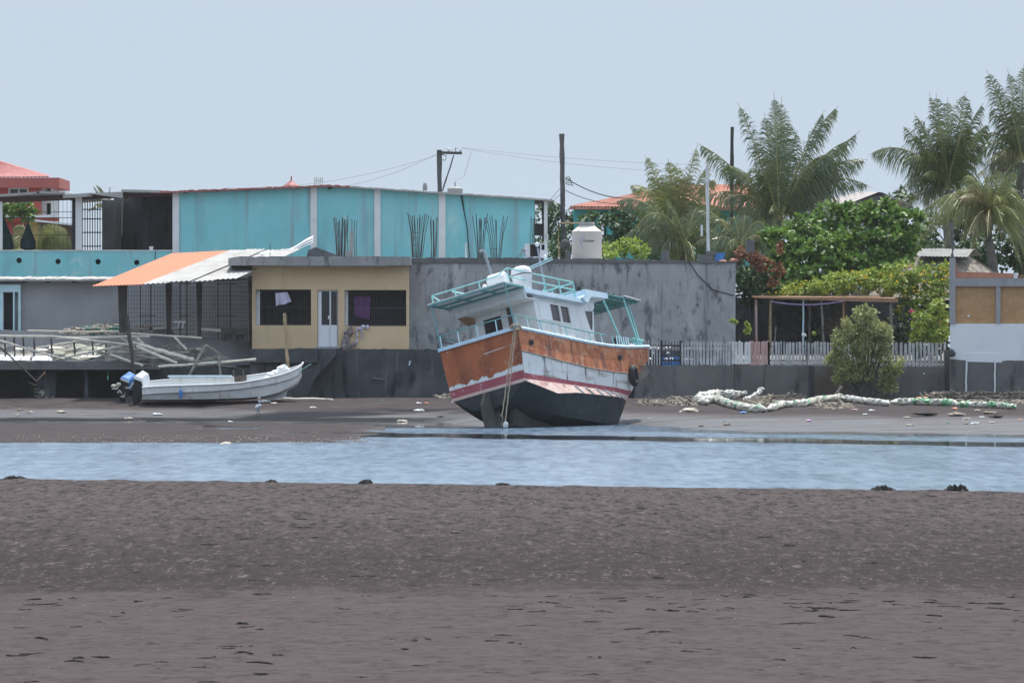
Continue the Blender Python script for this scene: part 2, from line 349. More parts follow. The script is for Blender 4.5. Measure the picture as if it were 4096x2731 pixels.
# channel water: wind-rippled with glassy slicks
def watermat():
    m = bpy.data.materials.new('channel_water'); m.use_nodes = True; N, L = m.node_tree.nodes, m.node_tree.links
    b = N['Principled BSDF']; b.inputs['Base Color'].default_value = (.085,.125,.165,1); b.inputs['IOR'].default_value = 1.33
    geo = N.new('ShaderNodeNewGeometry'); sep = N.new('ShaderNodeSeparateXYZ'); L.new(geo.outputs['Position'], sep.inputs[0])
    def nz(scale, det, st):
        mp = N.new('ShaderNodeMapping'); mp.inputs['Scale'].default_value = st; L.new(geo.outputs['Position'], mp.inputs[0])
        n = N.new('ShaderNodeTexNoise'); n.inputs['Scale'].default_value = scale; n.inputs['Detail'].default_value = det
        L.new(mp.outputs[0], n.inputs['Vector']); return n.outputs['Fac']
    def mth(op, *a):
        x = N.new('ShaderNodeMath'); x.operation = op
        for i, v in enumerate(a):
            if isinstance(v,(int,float)): x.inputs[i].default_value = v
            else: L.new(v, x.inputs[i])
        return x.outputs[0]
    def rg(src, a, z, t0=0, t1=1):
        r = N.new('ShaderNodeMapRange'); L.new(src, r.inputs['Value'])
        for k, v in zip(('From Min','From Max','To Min','To Max'), (a,z,t0,t1)): r.inputs[k].default_value = v
        return r.outputs[0]
    wob = mth('MULTIPLY', mth('SUBTRACT', nz(.55,7,(1,.5,1)), .5), 4.5)
    Yc = mth('ADD', sep.outputs['Y'], wob)
    slick = mth('ABSOLUTE', mth('SUBTRACT', Yc, mth('ADD', mth('MULTIPLY', sep.outputs['X'], -.83), 162.9)))
    calm1 = mth('MULTIPLY', rg(slick, 4.0, 2.6), rg(sep.outputs['X'], -9.5, -6))
    calm2 = mth('MULTIPLY', rg(Yc, 176.5, 179), rg(sep.outputs['X'], 1.5, -.5))
    calm3 = mth('MULTIPLY', rg(mth('ADD', Yc, mth('MULTIPLY', sep.outputs['X'], .83)), 172.5, 174.5), rg(sep.outputs['X'], 3, 7))
    calm = mth('MAXIMUM', calm1, mth('MAXIMUM', calm2, mth('MULTIPLY', calm3, .8)))
    cm = N.new('ShaderNodeMix'); cm.data_type = 'RGBA'; L.new(calm, cm.inputs['Factor']); cm.inputs[6].default_value = (.135,.205,.262,1); cm.inputs[7].default_value = (.030,.032,.035,1)
    rip = rg(nz(4.2,6,(1,.11,1)), .34, .62)
    cr = N.new('ShaderNodeMix'); cr.data_type = 'RGBA'; L.new(rip, cr.inputs['Factor']); cr.inputs[6].default_value = (.060,.105,.165,1); cr.inputs[7].default_value = (.155,.225,.295,1); L.new(cr.outputs[2], cm.inputs[6])  # light and dark strokes of the ripples painted into the base colour
    L.new(cm.outputs[2], b.inputs['Base Color'])
    patch = rg(nz(.55,5,(1,.22,1)), .38, .62)
    L.new(rg(calm, 0, 1, .17, .04), b.inputs['Roughness'])
    h = mth('ADD', nz(2.2,4,(.55,1,1)), mth('MULTIPLY', nz(.55,3,(.35,1,1)), 1.2))
    bp = N.new('ShaderNodeBump'); bp.inputs['Distance'].default_value = .10
    L.new(mth('MULTIPLY', rg(calm, 0, 1, 1, .015), rg(patch, 0, 1, .25, 1.0)), bp.inputs['Strength']); L.new(h, bp.inputs['Height']); L.new(bp.outputs[0], b.inputs['Normal'])
    return m
mb = MB(); mb.poly([(-400,60,ZW),(400,60,ZW),(400,210,ZW),(-400,210,ZW)])
struct(mb.build('channel_water', watermat(), recalc=False))
mb = MB(); mb.poly([(-450,-200,-1.4),(450,-200,-1.4),(450,800,-1.4),(-450,800,-1.4)])
struct(mb.build('ground', M('earth', (.10,.09,.08), (.13,.12,.11), .3, .95), recalc=False))
mb = MB(); mb.box(-300,300,212.6,330,-1.3,1.15)
struct(mb.build('village_ground', M('yard_earth', (.13,.12,.105), (.17,.155,.14), .8, .95), recalc=False))
# dark seaweed shreds, worm casts and shell bits on the near mud: nobody could count them
mb = MB(); R = random.Random(5)
for i in range(310):
    far = R.random() < .3
    Y = R.uniform(62, 98) if far else R.uniform(42, 61)
    x = R.uniform(-.115,.115)*Y*.82
    if not far and R.random() < .25: Y = R.uniform(57,61); x = R.uniform(.0,.09)*Y
    l = R.uniform(.05,.22)*(1.2 if far else 1)*(2 if R.random() < .06 else 1); q = R.uniform(-.5,.5); bend = R.uniform(-.06,.06); k = 6; r0 = R.uniform(.004,.011)
    mb.tube([(x+l*(u-.5)*math.cos(q)+R.uniform(-.006,.006), Y+l*(u-.5)*math.sin(q)*3+bend*4*u*(1-u)*3+R.uniform(-.02,.02), -.349+r0*.5*R.random()) for u in [m/k for m in range(k+1)]], [r0*.3]+[r0*R.uniform(.5,1.3) for _ in range(k-1)]+[r0*.3], 5)
    if R.random() < .35: mb.blob((x+R.uniform(-.1,.1),Y+R.uniform(-.2,.2),-.348),(R.uniform(.008,.02),R.uniform(.02,.05),R.uniform(.006,.012)),6,3,.3,R)
struct(mb.build('seaweed_shreds', MT['seaweed']), 'stuff')
mb = MB()
for i in range(190):
    Y = R.uniform(45,104); x = R.uniform(-.092,.092)*Y
    r = R.uniform(.003,.007)*Y/60
    mb.blob((x,Y,-.345+r), r, 5, 3, .2, R)
struct(mb.build('shell_grit', M('pale_shell', (.45,.42,.38), rough=.7)), 'stuff')
mb = MB()
for i in range(300):
    px = R.uniform(60,1500); Y = 153.7+7*R.random()**2+2*R.random()
    p = V((XX(px,Y), Y, max(bank_z(px,Y), ZW)+.01)); mb.blob(p, R.uniform(.006,.03), 5, 3, .3, R)
struct(mb.build('shell_litter', M('sandbar_shell', (.30,.23,.19), (.46,.38,.32), 9, rough=.8)), 'stuff')
# clods on the lip of the near mud
for (px, py, w, h, lab) in [(1465,1922,44,13,'low black mud clod at the water edge, left of the middle'),(3533,1956,66,18,'wide dark mud clod on the lip, second from the right'),(3828,1957,70,24,'tallest dark mud clod on the lip at far right'),(60,1908,70,11,'flat dark mud clod on the lip at far left'),(2010,1936,46,6,'low flat mud clod on the lip below the beached trawler'),(1085,1918,30,6,'small mud clod on the lip below the wading bird')]:
    Y = lip(XX(px,104))-.15; Y = lip(XX(px,Y))-.15; g = W(px,py,Y); mb = MB(); R2 = random.Random(px); sc = Y/FP
    for k in range(22):
        u = R2.uniform(-1,1); hh = h*sc*.9*(1-abs(u)**3)*R2.uniform(.35,1)+.01
        mb.blob((g.x+u*w*sc*.62, Y+R2.uniform(-.1,.1), -.36+hh*.35), (R2.uniform(.03,.06),R2.uniform(.04,.08),hh*.75+.02), 7, 4, .3, R2)
    tag(mb.build('mud_clod', MT['seaweed']), lab, 'mud clod', 'dark clods along the lip of the near mud')
# ------------------------------------------------------------------ sky, sun, camera
SUN_EL, SUN_AZ = 63, 18          # degrees; azimuth measured from straight ahead (+Y) towards the right (+X)
w = bpy.data.worlds.new('World'); SC.world = w; w.use_nodes = True
N, L = w.node_tree.nodes, w.node_tree.links; bg = N['Background']
sk = N.new('ShaderNodeTexSky'); sk.sky_type = 'NISHITA'; sk.sun_disc = False
sk.sun_elevation = math.radians(SUN_EL); sk.sun_rotation = math.radians(SUN_AZ); sk.altitude = 0; sk.air_density = 1.0; sk.dust_density = 2.5; sk.ozone_density = 1.6
# hazy tropical sky: look the Nishita sky up well away from the sun and horizon, and veil it with even pale haze
tc = N.new('ShaderNodeTexCoord'); va = N.new('ShaderNodeVectorMath'); va.operation = 'MULTIPLY_ADD'; va.inputs[1].default_value = (.35,.35,.35); va.inputs[2].default_value = (-.25,-.5,.8)
vn = N.new('ShaderNodeVectorMath'); vn.operation = 'NORMALIZE'
L.new(tc.outputs['Generated'], va.inputs[0]); L.new(va.outputs[0], vn.inputs[0]); L.new(vn.outputs[0], sk.inputs[0])
mx = N.new('ShaderNodeMix'); mx.data_type = 'RGBA'; mx.inputs[0].default_value = .80; L.new(sk.outputs[0], mx.inputs[6]); mx.inputs[7].default_value = (3.35,3.75,4.15,1)
sx = N.new('ShaderNodeSeparateXYZ'); L.new(tc.outputs['Generated'], sx.inputs[0])      # haze is thinnest light at the horizon, brighter overhead
mr = N.new('ShaderNodeMapRange'); L.new(sx.outputs['Z'], mr.inputs['Value']); mr.inputs['From Min'].default_value = .05; mr.inputs['From Max'].default_value = .55; mr.inputs['To Min'].default_value = 0; mr.inputs['To Max'].default_value = 1
mg = N.new('ShaderNodeMix'); mg.data_type = 'RGBA'; L.new(mr.outputs[0], mg.inputs[0]); mg.inputs[6].default_value = (.96,1,1.01,1); mg.inputs[7].default_value = (1.62,1.72,1.84,1)
mm = N.new('ShaderNodeMix'); mm.data_type = 'RGBA'; mm.blend_type = 'MULTIPLY'; mm.inputs[0].default_value = 1; L.new(mx.outputs[2], mm.inputs[6]); L.new(mg.outputs[2], mm.inputs[7])
L.new(mm.outputs[2], bg.inputs[0]); bg.inputs[1].default_value = .15
sl = bpy.data.lights.new('sun', 'SUN'); sl.energy = 4.7; sl.angle = math.radians(.5); sl.color = (1,.955,.89)
so = bpy.data.objects.new('sun', sl); COL.objects.link(so)
e, a = math.radians(SUN_EL), math.radians(SUN_AZ)
sd = V((math.cos(e)*math.sin(a), math.cos(e)*math.cos(a), math.sin(e)))
so.rotation_euler = sd.to_track_quat('Z','Y').to_euler(); so.location = sd*50
cd = bpy.data.cameras.new('camera'); cam = bpy.data.objects.new('camera', cd); COL.objects.link(cam); SC.camera = cam
cam.location = (0,0,CH); cam.rotation_euler = (math.radians(90),0,0)
cd.sensor_width = 36; cd.sensor_fit = 'HORIZONTAL'; cd.lens = 36*FP/4096; cd.shift_y = -(1365.5-HZ)/4096; cd.clip_start = 1; cd.clip_end = 9000
SC.view_settings.view_transform = 'Standard'; SC.view_settings.look = 'None'; SC.view_settings.exposure = .38; SC.view_settings.gamma = 1
hz = bpy.data.materials.new('haze'); hz.use_nodes = True; hn = hz.node_tree.nodes; hn.remove(hn['Principled BSDF']); pv = hn.new('ShaderNodeVolumePrincipled')
pv.inputs['Color'].default_value = (.93,.96,1,1); pv.inputs['Density'].default_value = .00008; pv.inputs['Anisotropy'].default_value = .2
hz.node_tree.links.new(pv.outputs[0], hn['Material Output'].inputs['Volume'])
mb = MB(); mb.box(-470,470,-220,820,-2.4,17.5); struct(mb.build('haze', hz), 'stuff')
SC.cycles.max_bounces = 8; SC.cycles.transparent_max_bounces = 8
# ================================================================== buildings on the left
def corr(mb, a, b, c, d, n, amp, th=.012, seg=6):
    """corrugated sheet a-b (eave) to d-c (top); n waves along a-b"""
    a,b,c,d = V(a),V(b),V(c),V(d); nrm = (b-a).cross(d-a).normalized()
    if nrm.z < 0: nrm = -nrm
    k = n*seg; rows = []
    for t in (0,1):
        rows.append([lerp(a,d,t).lerp(lerp(b,c,t), i/k)+nrm*amp*math.cos(2*math.pi*i/seg) for i in range(k+1)])
    base = [[p-nrm*th for p in r] for r in rows]
    n0 = k+1; pts = rows[0]+rows[1]+base[0]+base[1]; fs = []
    for i in range(k):
        fs += [(i,i+1,n0+i+1,n0+i), (2*n0+i,3*n0+i,3*n0+i+1,2*n0+i+1), (i,2*n0+i,2*n0+i+1,i+1), (n0+i,n0+i+1,3*n0+i+1,3*n0+i)]
    fs += [(0,n0,3*n0,2*n0), (k,2*n0+k,3*n0+k,n0+k)]
    mb.add(pts, fs)
def rebar(parent, px0, px1, ytop, ybot, Y, n, fan=.5, seed=0):
    R = random.Random(seed); mb = MB()
    for i in range(n):
        t = (i+R.uniform(-.35,.35))/max(1,n-1); xb = lerp(px0,px1,.5+(t-.5)*(1-fan)); xt = lerp(px0,px1,t)+R.uniform(-5,5); yt = ytop+R.uniform(-8,22)
        y = Y+R.uniform(0,.5); m = .55
        pts = [W(xb,ybot,y), W(lerp(xb,xt,m*.7)+R.uniform(-3,3),lerp(ybot,yt,m),y), W(xt,yt,y)]
        mb.tube(pts, .012, 4)
    for k in range(max(1,n//5)):
        yy = lerp(ybot,ytop,R.uniform(.2,.6)); mb.tube([W(px0+(px1-px0)*.25,yy,Y+.1),W(px0+(px1-px0)*.6,yy+R.uniform(-6,6),Y+.1)], .008, 4)
    mb.build('rebar', MT['rust'], parent)
# ---- two storey turquoise building
Yc = 222.
t = thing('turquoise_building', 'long turquoise building with white pillars, low gable roof and open terrace at left', 'building', W(1100,1120,Yc))
Ytop = lambda px: pl([(-200,800),(0,786),(700,764),(1320,740),(2190,797),(2260,801)], px)
mb = MB()
mb.prism([W(700,1150,Yc), W(700,Ytop(700)+8,Yc), W(1320,Ytop(1320)+8,Yc), W(2138,Ytop(2138)+8,Yc), W(2138,1150,Yc)], (0,.25,0))
mb.box(XX(2110,Yc), XX(2138,Yc), Yc+.25, Yc+7, ZZ(1150,Yc), ZZ(800,Yc))
mb.build('end_wall', MT['cyan'], t)
holes = [(76,1042),(232,1046),(392,1047),(547,1050)]
mb = MB(); cells = []
mb.wall(-300, 700, 1003, 1110, Yc, Yc+.2, [(x-11,x+11,y-11,y+11) for x,y in holes])
for x, y in holes:                                                    # corners that turn the square openings round
    for k in range(4):
        a0 = k*math.pi/2; c = W(x+11*(1 if k in (0,3) else -1), y-11*(1 if k in (0,1) else -1), Yc)
        arc = [W(x+11*math.cos(a0+j*math.pi/12), y-11*math.sin(a0+j*math.pi/12), Yc) for j in range(7)]
        mb.prism([c]+arc, (0,.2,0))
mb.build('parapet', MT['cyan'], t)
for x, y in holes: MB().pbox(x-14,x+14,y-14,y+14,Yc+.25,Yc+.3).build('hole_shade_plate', MT['black'], t)  # black plates stand in for the shade inside the holes
mb = MB(); mb.ragged(-300,690,1000,1004,Yc-.03,Yc+.24,.8,30); mb.build('parapet_cap', MT['white'], t)
for a, b, y0, y1 in [(-14,9,806,1000),(302,328,790,1000),(690,716,770,1030),(1242,1268,748,1060),(1497,1522,750,1060),(1755,1782,768,1060)]:
    mb = MB(); mb.pbox(a,b,y0,y1,Yc-.06,Yc+.2); mb.build('pillar', MT['white'], t)
mb = MB(); mb.pbox(2176,2190,806,1000,Yc-.05,Yc+.2); mb.build('pillar', MT['whitedirty'], t)
for q in ((2168,2177,806,960,Yc+.3,Yc+.5),(288,303,790,1000,Yc+.3,Yc+.6),(570,596,785,1000,Yc+1.5,Yc+1.8)): MB().pbox(*q).build('inner_post', MT['darkmetal'], t)
mb = MB(); mb.prism([W(-300,808,Yc+.02),W(0,789,Yc+.02),W(700,768,Yc+.02),W(700,783,Yc+.02),W(0,812,Yc+.02),W(-300,832,Yc+.02)], (0,.16,0)); mb.build('eaves_beam', MT['maroon'], t)
# roof: low gable running away from the shore
mb = MB(); Yb = Yc+8
def rp(px, Y, dz=0): p = W(px, Ytop(px), Yc); return V((p.x, Y, p.z+dz))
xs = [620+i*(1400-620)/40 for i in range(41)]
for i in range(40): mb.prism([rp(xs[i],Yc-.35,rnd.uniform(-.02,.02)),rp(xs[i+1],Yc-.35,rnd.uniform(-.02,.02)),rp(xs[i+1],Yc-.35,-.075),rp(xs[i],Yc-.35,-.075)], (0,8.4,0))
mb.build('roof', MT['redroof'], t)
mb = MB(); xs = [1400+i*(2210-1400)/36 for i in range(37)]
for i in range(36): mb.prism([rp(xs[i],Yc-.35,rnd.uniform(-.015,.015)),rp(xs[i+1],Yc-.35,rnd.uniform(-.015,.015)),rp(xs[i+1],Yc-.35,-.07),rp(xs[i],Yc-.35,-.07)], (0,8.4,0))
mb.build('roof_sheet', MT['greysheet'], t)
mb = MB()
for a, b, da, db, w in [(-300,160,0,14,.1),(150,262,16,10,.1),(255,372,-2,2,.14),(488,640,12,4,.1)]:
    p, q = rp(a,Yc-.4,da*.0098), rp(b,Yc-.4,db*.0098); mb.prism([p,q,q-V((0,0,w)),p-V((0,0,w))], (0,8.4,0))
p, q = rp(362,Yc-.6,.0), rp(494,Yc-.6,.02); mb.prism([p,q,q-V((0,0,.25)),p-V((0,0,.02))], (0,3,0))   # one sheet hanging askew
mb.build('roof_sheet', MT['greysheet'], t)
# inner walls
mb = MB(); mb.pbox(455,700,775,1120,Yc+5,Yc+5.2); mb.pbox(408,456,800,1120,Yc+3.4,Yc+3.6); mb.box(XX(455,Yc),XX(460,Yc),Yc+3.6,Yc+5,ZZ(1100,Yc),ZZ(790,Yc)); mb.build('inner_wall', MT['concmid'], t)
mb = MB(); mb.pbox(-300,2140,1000,1010,Yc+.2,Yc+8); mb.build('floor_slab', MT['conclite'], t)
mb = MB(); mb.pbox(-300,2140,1115,1160,Yc+.3,Yc+8); mb.build('lower_storey', MT['conclite'], t)
mb = MB(); mb.pbox(700,2140,810,1000,Yc+7.6,Yc+7.8); mb.build('rear_wall', MT['cyan'], t)
mb = MB()
for x in range(330,405,10): mb.tube([W(x,796,Yc+.5),W(x,1000,Yc+.5)], .018, 4)
for y in (838,876,930,985): mb.tube([W(326,y,Yc+.5),W(406,y,Yc+.5)], .022, 4)
mb.build('window_grille', MT['darkmetal'], t)
mb = MB()
for x in (112,215,234,252,268,284): mb.tube([W(x,800,Yc+.5),W(x+rnd.uniform(-3,3),1000,Yc+.5)], .007, 4)
for y in (848,871,940): mb.tube([W(20,y,Yc+.5),W(290,y,Yc+.5)], .011, 4)
mb.build('wire_screen', MT['darkmetal'], t)
mb = MB()
for x,y in ((743,764),(868,758),(990,753),(1092,748),(1190,745),(1320,748),(1593,756),(1318,745)):
    MB().pbox(x-6,x+6,y+2,y+9,Yc-.3,Yc).build('purlin_end', MT['black'], t)
mb = MB(); mb.tube([W(1842,775,Yc-.05),W(1868,905,Yc-.05),W(1878,1030,Yc-.05)], .02, 5); mb.tube([W(1848,775,Yc-.05),W(1858,850,Yc-.06),W(1868,905,Yc-.06)], .015, 5); mb.tube([W(622,1004,Yc-.03),W(620,1060,Yc-.03)], .012, 4); mb.build('conduit', MT['darkmetal'], t)
MB().pbox(2138,2170,800,808,Yc,Yc+3).build('eaves_board', MT['black'], t); MB().pbox(2138,2176,895,942,Yc+.1,Yc+.5).build('black_tarp', MT['black'], t)
# things standing on the terrace
for lab, px, wpx, y0, lean in [('dark closed parasol leaning at the far left of the terrace',34,26,850,-12),('dark green closed parasol standing upright on the terrace',112,34,893,0)]:
    o = thing('closed_parasol', lab, 'parasol', W(px,1000,Yc+1.2), 'closed parasols on the turquoise terrace'); mb = MB()
    c = W(px,1000,Yc+1.2); h = ZZ(y0,Yc)-c.z; ax = V((lean*.015,0,1))
    mb.lathe(c, [(.14,.0),(wpx*.0098*.95,.05),(wpx*.0098*.9,h*.35),(wpx*.0098*.45,h*.7),(.04,h)], 12, ax); mb.build('canopy', M('dark_green_canvas',(.012,.035,.036),(.022,.05,.05),4), o)
    mb = MB(); mb.tube([c,c+ax*h*1.04], .02, 6); mb.build('pole', MT['darkmetal'], o)
mb = MB(); c = W(605,1003,Yc+.1); mb.lathe(c, [(.07,0),(.09,.16),(.095,.17),(.085,.17),(.07,.03)], 14); tag(mb.build('bucket', MT['whiteplastic']), 'small white bucket on the turquoise terrace parapet', 'bucket')
# ---- red house far left
Yr = 258.; t = thing('red_house', 'red two storey house with a pink metal hip roof at far left', 'house', W(60,900,Yr))
mb = MB(); mb.wall(-400,163,748,1050,Yr,Yr+5,[(36,112,752,784)]); mb.build('wall', MT['redwall'], t)
mb = MB(); mb.wall(163,206,750,1050,Yr+.5,Yr+5,[(186,203,755,772),(186,203,812,858)]); mb.build('corner_wall', MT['whitedirty'], t)
MB().pbox(186,203,752,860,Yr+.8,Yr+.85).build('pane', MT['glass'], t)
mb = MB(); mb.pbox(-400,237,711,751,Yr-.6,Yr+5.6); mb.build('fascia', M('brick_red_fascia',(.36,.10,.085),(.40,.12,.10),1,.75), t)
mb = MB(); mb.poly([W(-30,634,Yr+2.5),W(200,705,Yr-.5),W(-400,711,Yr-.5),W(-400,634,Yr+2.5)])
a,b,c,d = W(-400,711,Yr-.55),W(198,708,Yr-.55),W(-40,636,Yr+2.4),W(-400,636,Yr+2.4); corr(mb,a,b,c,d,38,.02); mb.poly([W(200,705,Yr-.5),W(205,704,Yr+5),W(-30,634,Yr+2.5)])
mb.build('roof', MT['redroof'], t)
fr = MB(); fr.wall(34,114,750,786,Yr-.04,Yr+.1,[(40,72,757,781),(78,108,757,781)]); f = fr.build('window', MT['white'], t)
mb = MB(); mb.pbox(38,110,755,783,Yr+.12,Yr+.15); mb.build('pane', MT['glass'], f)
mb = MB(); mb.pbox(-60,235,860,872,Yr-1,Yr+.4); mb.build('balcony_ledge', MT['white'], t)
mb = MB(); mb.pbox(-60,230,872,884,Yr-.8,Yr+.2); mb.build('balcony_wall', MT['redwall'], t)
# shed behind the terrace
t = thing('shed', 'low shed with a bright white roof edge seen through the turquoise terrace', 'shed', W(220,1000,240.))
mb = MB(); mb.prism([W(140,878,238.),W(300,896,238.),W(300,903,238.),W(140,886,238.)], (0,5,0)); mb.build('roof', MT['whiteplastic'], t)
mb = MB(); mb.prism([W(150,886,239.),W(300,903,239.),W(300,1050,239.),W(150,1050,239.)], (0,3,0)); mb.build('wall', M('brown_shed_wall',(.12,.085,.075),(.15,.11,.095),2), t)
# ---- grey lower building behind the pier
Yg = 215.; t = thing('grey_lean_to', 'plain grey rendered building with a white metal eave behind the pier', 'building', W(300,1400,Yg))
mb = MB(); mb.wall(-400,1030,1118,1460,Yg,Yg+.3,[(13,52,1170,1460)]); mb.pbox(640,1030,1045,1118,Yg,Yg+.3); mb.build('wall', MT['conclite'], t)
mb = MB()
xs = [-400+i*20 for i in range(45)]
for a, b in zip(xs, xs[1:]):
    if a > 440: break
    mb.prism([W(a,1116+rnd.uniform(-2,2),Yg-.5),W(b,1116+rnd.uniform(-2,2),Yg-.5),W(b,1124,Yg-.5),W(a,1124,Yg-.5)], (0,1.2,.1))
mb.build('eave_sheet', MT['greysheet'], t)
mb = MB()
for x in (95,190,293,395): MB().pbox(x-6,x+6,1124,1131,Yg-.4,Yg).build('purlin_end', MT['black'], t)
mb = MB(); mb.pbox(-60,82,1138,1168,Yg-.25,Yg-.01); mb.pbox(52,58,1168,1330,Yg-.25,Yg-.01); mb.pbox(73,82,1168,1330,Yg-.25,Yg-.01); mb.pbox(-60,12,1168,1330,Yg-.22,Yg-.01); d = mb.build('doorway', MT['paleblue'], t)
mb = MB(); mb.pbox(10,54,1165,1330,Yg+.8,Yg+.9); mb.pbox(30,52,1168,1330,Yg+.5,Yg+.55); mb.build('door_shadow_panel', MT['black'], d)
# ---- lean-to shelter with orange and grey sheets
t = thing('mesh_shelter', 'shelter with an orange and grey corrugated lean-to roof over wire mesh walls', 'shelter', W(650,1440,209.))
e0, e1, e2 = W(370,1144,206.2), W(572,1137,206.2), W(945,1117,206.2)
b0, b1, b2 = W(660,1018,214.), W(925,1001,214.), W(1200,1000,214.)
b0 = W(690,1013,214.)
mb = MB(); corr(mb, e0, e1, b1, b0, 16, .010, seg=6); mb.build('roof', MT['orange'], t)
for k in range(4):
    u0, u1 = k/4, (k+1)/4+.02; mb = MB(); dz = V((0,0,.03*(k%2)+.01))
    corr(mb, e1.lerp(e2,u0)+dz, e1.lerp(e2,u1)+dz, b1.lerp(b2,u1)+dz, b1.lerp(b2,u0)+dz, 5, .016, seg=8); mb.build('roof_sheet', MT['greysheet'], t)
for a, b, y0, y1, Y in [(471,508,1138,1330,208.),(661,687,1132,1345,209.),(784,808,1128,1350,209.),(992,1011,1105,1400,208.9)]:
    mb = MB(); mb.prism([W(a,y0,Y),W(b,y0,Y),W(b-4,y1,Y),W(a+6,y1,Y)], (0,.28,0)); mb.build('post', MT['wooddark'], t)
for px0, px1, sy in ((508,661,1330),(687,784,1345),(808,992,1360)):
    mb = MB()
    x = px0+6
    while x < px1-2: mb.tube([W(x,1118,209.2),W(x+rnd.uniform(-1.5,1.5),sy,209.2)], .0055, 4); x += 11.5
    y = 1132
    while y < sy: mb.tube([W(px0,y,209.22),W(px1,y+rnd.uniform(-2,2),209.22)], .0055, 4); y += 17
    for k in (.35,.62): mb.beam(W(lerp(px0,px1,k),1125,209.15),W(lerp(px0,px1,k),sy,209.15),.035,.035)
    for y in (1137,1262): mb.beam(W(lerp(px0,px1,.3),y,209.15),W(lerp(px0,px1,.75),y,209.15),.03,.03)
    mb.build('wire_mesh', MT['darkmetal'], t)
mb = MB(); mb.ragged(600,1012,lambda x: pl([(600,1312),(690,1308),(700,1345),(800,1352),(880,1360),(1012,1362)],x),1460,209.5,210.,2,25); mb.build('low_wall', MT['conclite'], t)
mb = MB(); mb.beam(W(535,1128,207.5),W(1000,1116,207.5),.08,.1); mb.build('eaves_beam', MT['wooddark'], t)
# rolled spare sheets lying on the roof
mb = MB()
a, b = W(1040,1030,213.), W(1250,985,215.)
for k in range(3): corr(mb, a+V((.0,-.5+k*.2,.03*k)), b+V((0,-.5+k*.2,.10*k)), b+V((.05,.5,.12+.1*k)), a+V((.05,.5,.06+.03*k)), 1, .10, .02, 12)
tag(mb.build('loose_roof_sheet', MT['whiteplastic']), 'white curled roofing sheet propped on the shelter roof beside the ochre house slab', 'roofing sheet')
mb = MB(); mb.prism([W(1232,1002,214.),W(1262,988,214.),W(1375,1030,214.),W(1225,1036,214.)], (0,.5,0)); tag(mb.build('tarpaulin_heap', M('grey_tarp',(.06,.065,.075),(.12,.125,.135),4)), 'heap of dark grey tarpaulin on the ochre house roof', 'tarpaulin')
# ---- ochre house
Yh = 208.6; t = thing('ochre_house', 'ochre house with a flat concrete roof slab, barred windows and a white double door', 'house', W(1320,1395,Yh))
mb = MB(); mb.wall(1008,1636,1050,1396,Yh,Yh+.22,[(1022,1244,1158,1301),(1270,1352,1160,1388),(1378,1625,1160,1304)])
mb.box(XX(1008,Yh),XX(1014,Yh),Yh+.22,Yh+5,ZZ(1396,Yh),ZZ(1050,Yh)); mb.build('wall', MT['yellow'], t)
mb = MB(); mb.ragged(913,1642,lambda x: pl([(913,1032),(960,1026),(1642,1026)],x),1062,Yh-.6,Yh+6,1.8,22); mb.ragged(1150,1560,1060,1066,Yh-.57,Yh+3,1.5,22); mb.build('roof_slab', MT['slab'], t)
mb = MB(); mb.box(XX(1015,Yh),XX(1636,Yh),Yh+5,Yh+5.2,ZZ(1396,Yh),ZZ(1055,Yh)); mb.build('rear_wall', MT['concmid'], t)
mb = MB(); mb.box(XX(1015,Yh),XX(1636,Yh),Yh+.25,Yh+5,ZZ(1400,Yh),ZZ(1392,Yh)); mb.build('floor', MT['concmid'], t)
for x0,x1,y0,y1 in ((1022,1244,1158,1301),(1378,1625,1160,1304)):
    mb = MB(); x = x0+5
    while x < x1: mb.tube([W(x,y0,Yh+.12),W(x,y1,Yh+.12)], .0045, 4); x += 9.5
    for y in (y0+3,(y0+y1)/2,y1-3): mb.tube([W(x0,y,Yh+.12),W(x1,y,Yh+.12)], .005, 4)
    g = mb.build('window_grille', M('grey_bar_paint',(.13,.13,.14),(.20,.20,.21),6), t)
    mb = MB(); mb.pbox(x0,x0+14,y0+.5,y1-.5,Yh+.23,Yh+.6); mb.build('reveal', MT['bluegrey'], t)
mb = MB(); mb.wall(1272,1350,1162,1388,Yh+.08,Yh+.13,[(1286,1318,1165,1300),(1324,1348,1165,1300)]); d = mb.build('door', MT['bluegrey'], t)
for q in ((1286,1318),(1324,1348)): MB().pbox(*q,1165,1300,Yh+.14,Yh+.15).build('pane', MT['glass'], d)
mb = MB(); mb.pbox(1318,1321,1166,1384,Yh+.05,Yh+.08); mb.pbox(1312,1319,1262,1276,Yh+.04,Yh+.08); mb.build('handle', MT['whitedirty'], d)
mb = MB(); mb.pbox(1262,1360,1386,1394,Yh-.4,Yh+.1); mb.build('doorstep', MT['conclite'], t)
def sheetcloth(name, m, lab, pts, Y, cat='cloth'):
    mb = MB(); n = 10; a,b,c,d = [W(x,y,Y) for x,y in pts]; rows = []
    for i in range(n+1):
        u = i/n; rows.append([a.lerp(b,u).lerp(d.lerp(c,u), j/6)+V((0,.035*math.sin(u*11)+.015*math.sin(j+u*5),.02*math.sin(u*9)*(j/6))) for j in range(7)])
    top = rows; k = len(rows[0]); pts2 = [p for r in rows for p in r]+[p+V((0,.012,0)) for r in rows for p in r]; N0 = len(rows)*k; fs = []
    for i in range(n):
        for j in range(k-1):
            q = (i*k+j,(i+1)*k+j,(i+1)*k+j+1,i*k+j+1); fs.append(q); fs.append(tuple(N0+z for z in q[::-1]))
    mb.add(pts2, fs); return tag(mb.build(name, m, smooth=True), lab, cat)
sheetcloth('hanging_shirt', MT['cloth'], 'pale lilac shirt drying in the left barred window of the ochre house', [(1101,1172),(1150,1168),(1166,1208),(1104,1224)], Yh+.02, 'laundry')
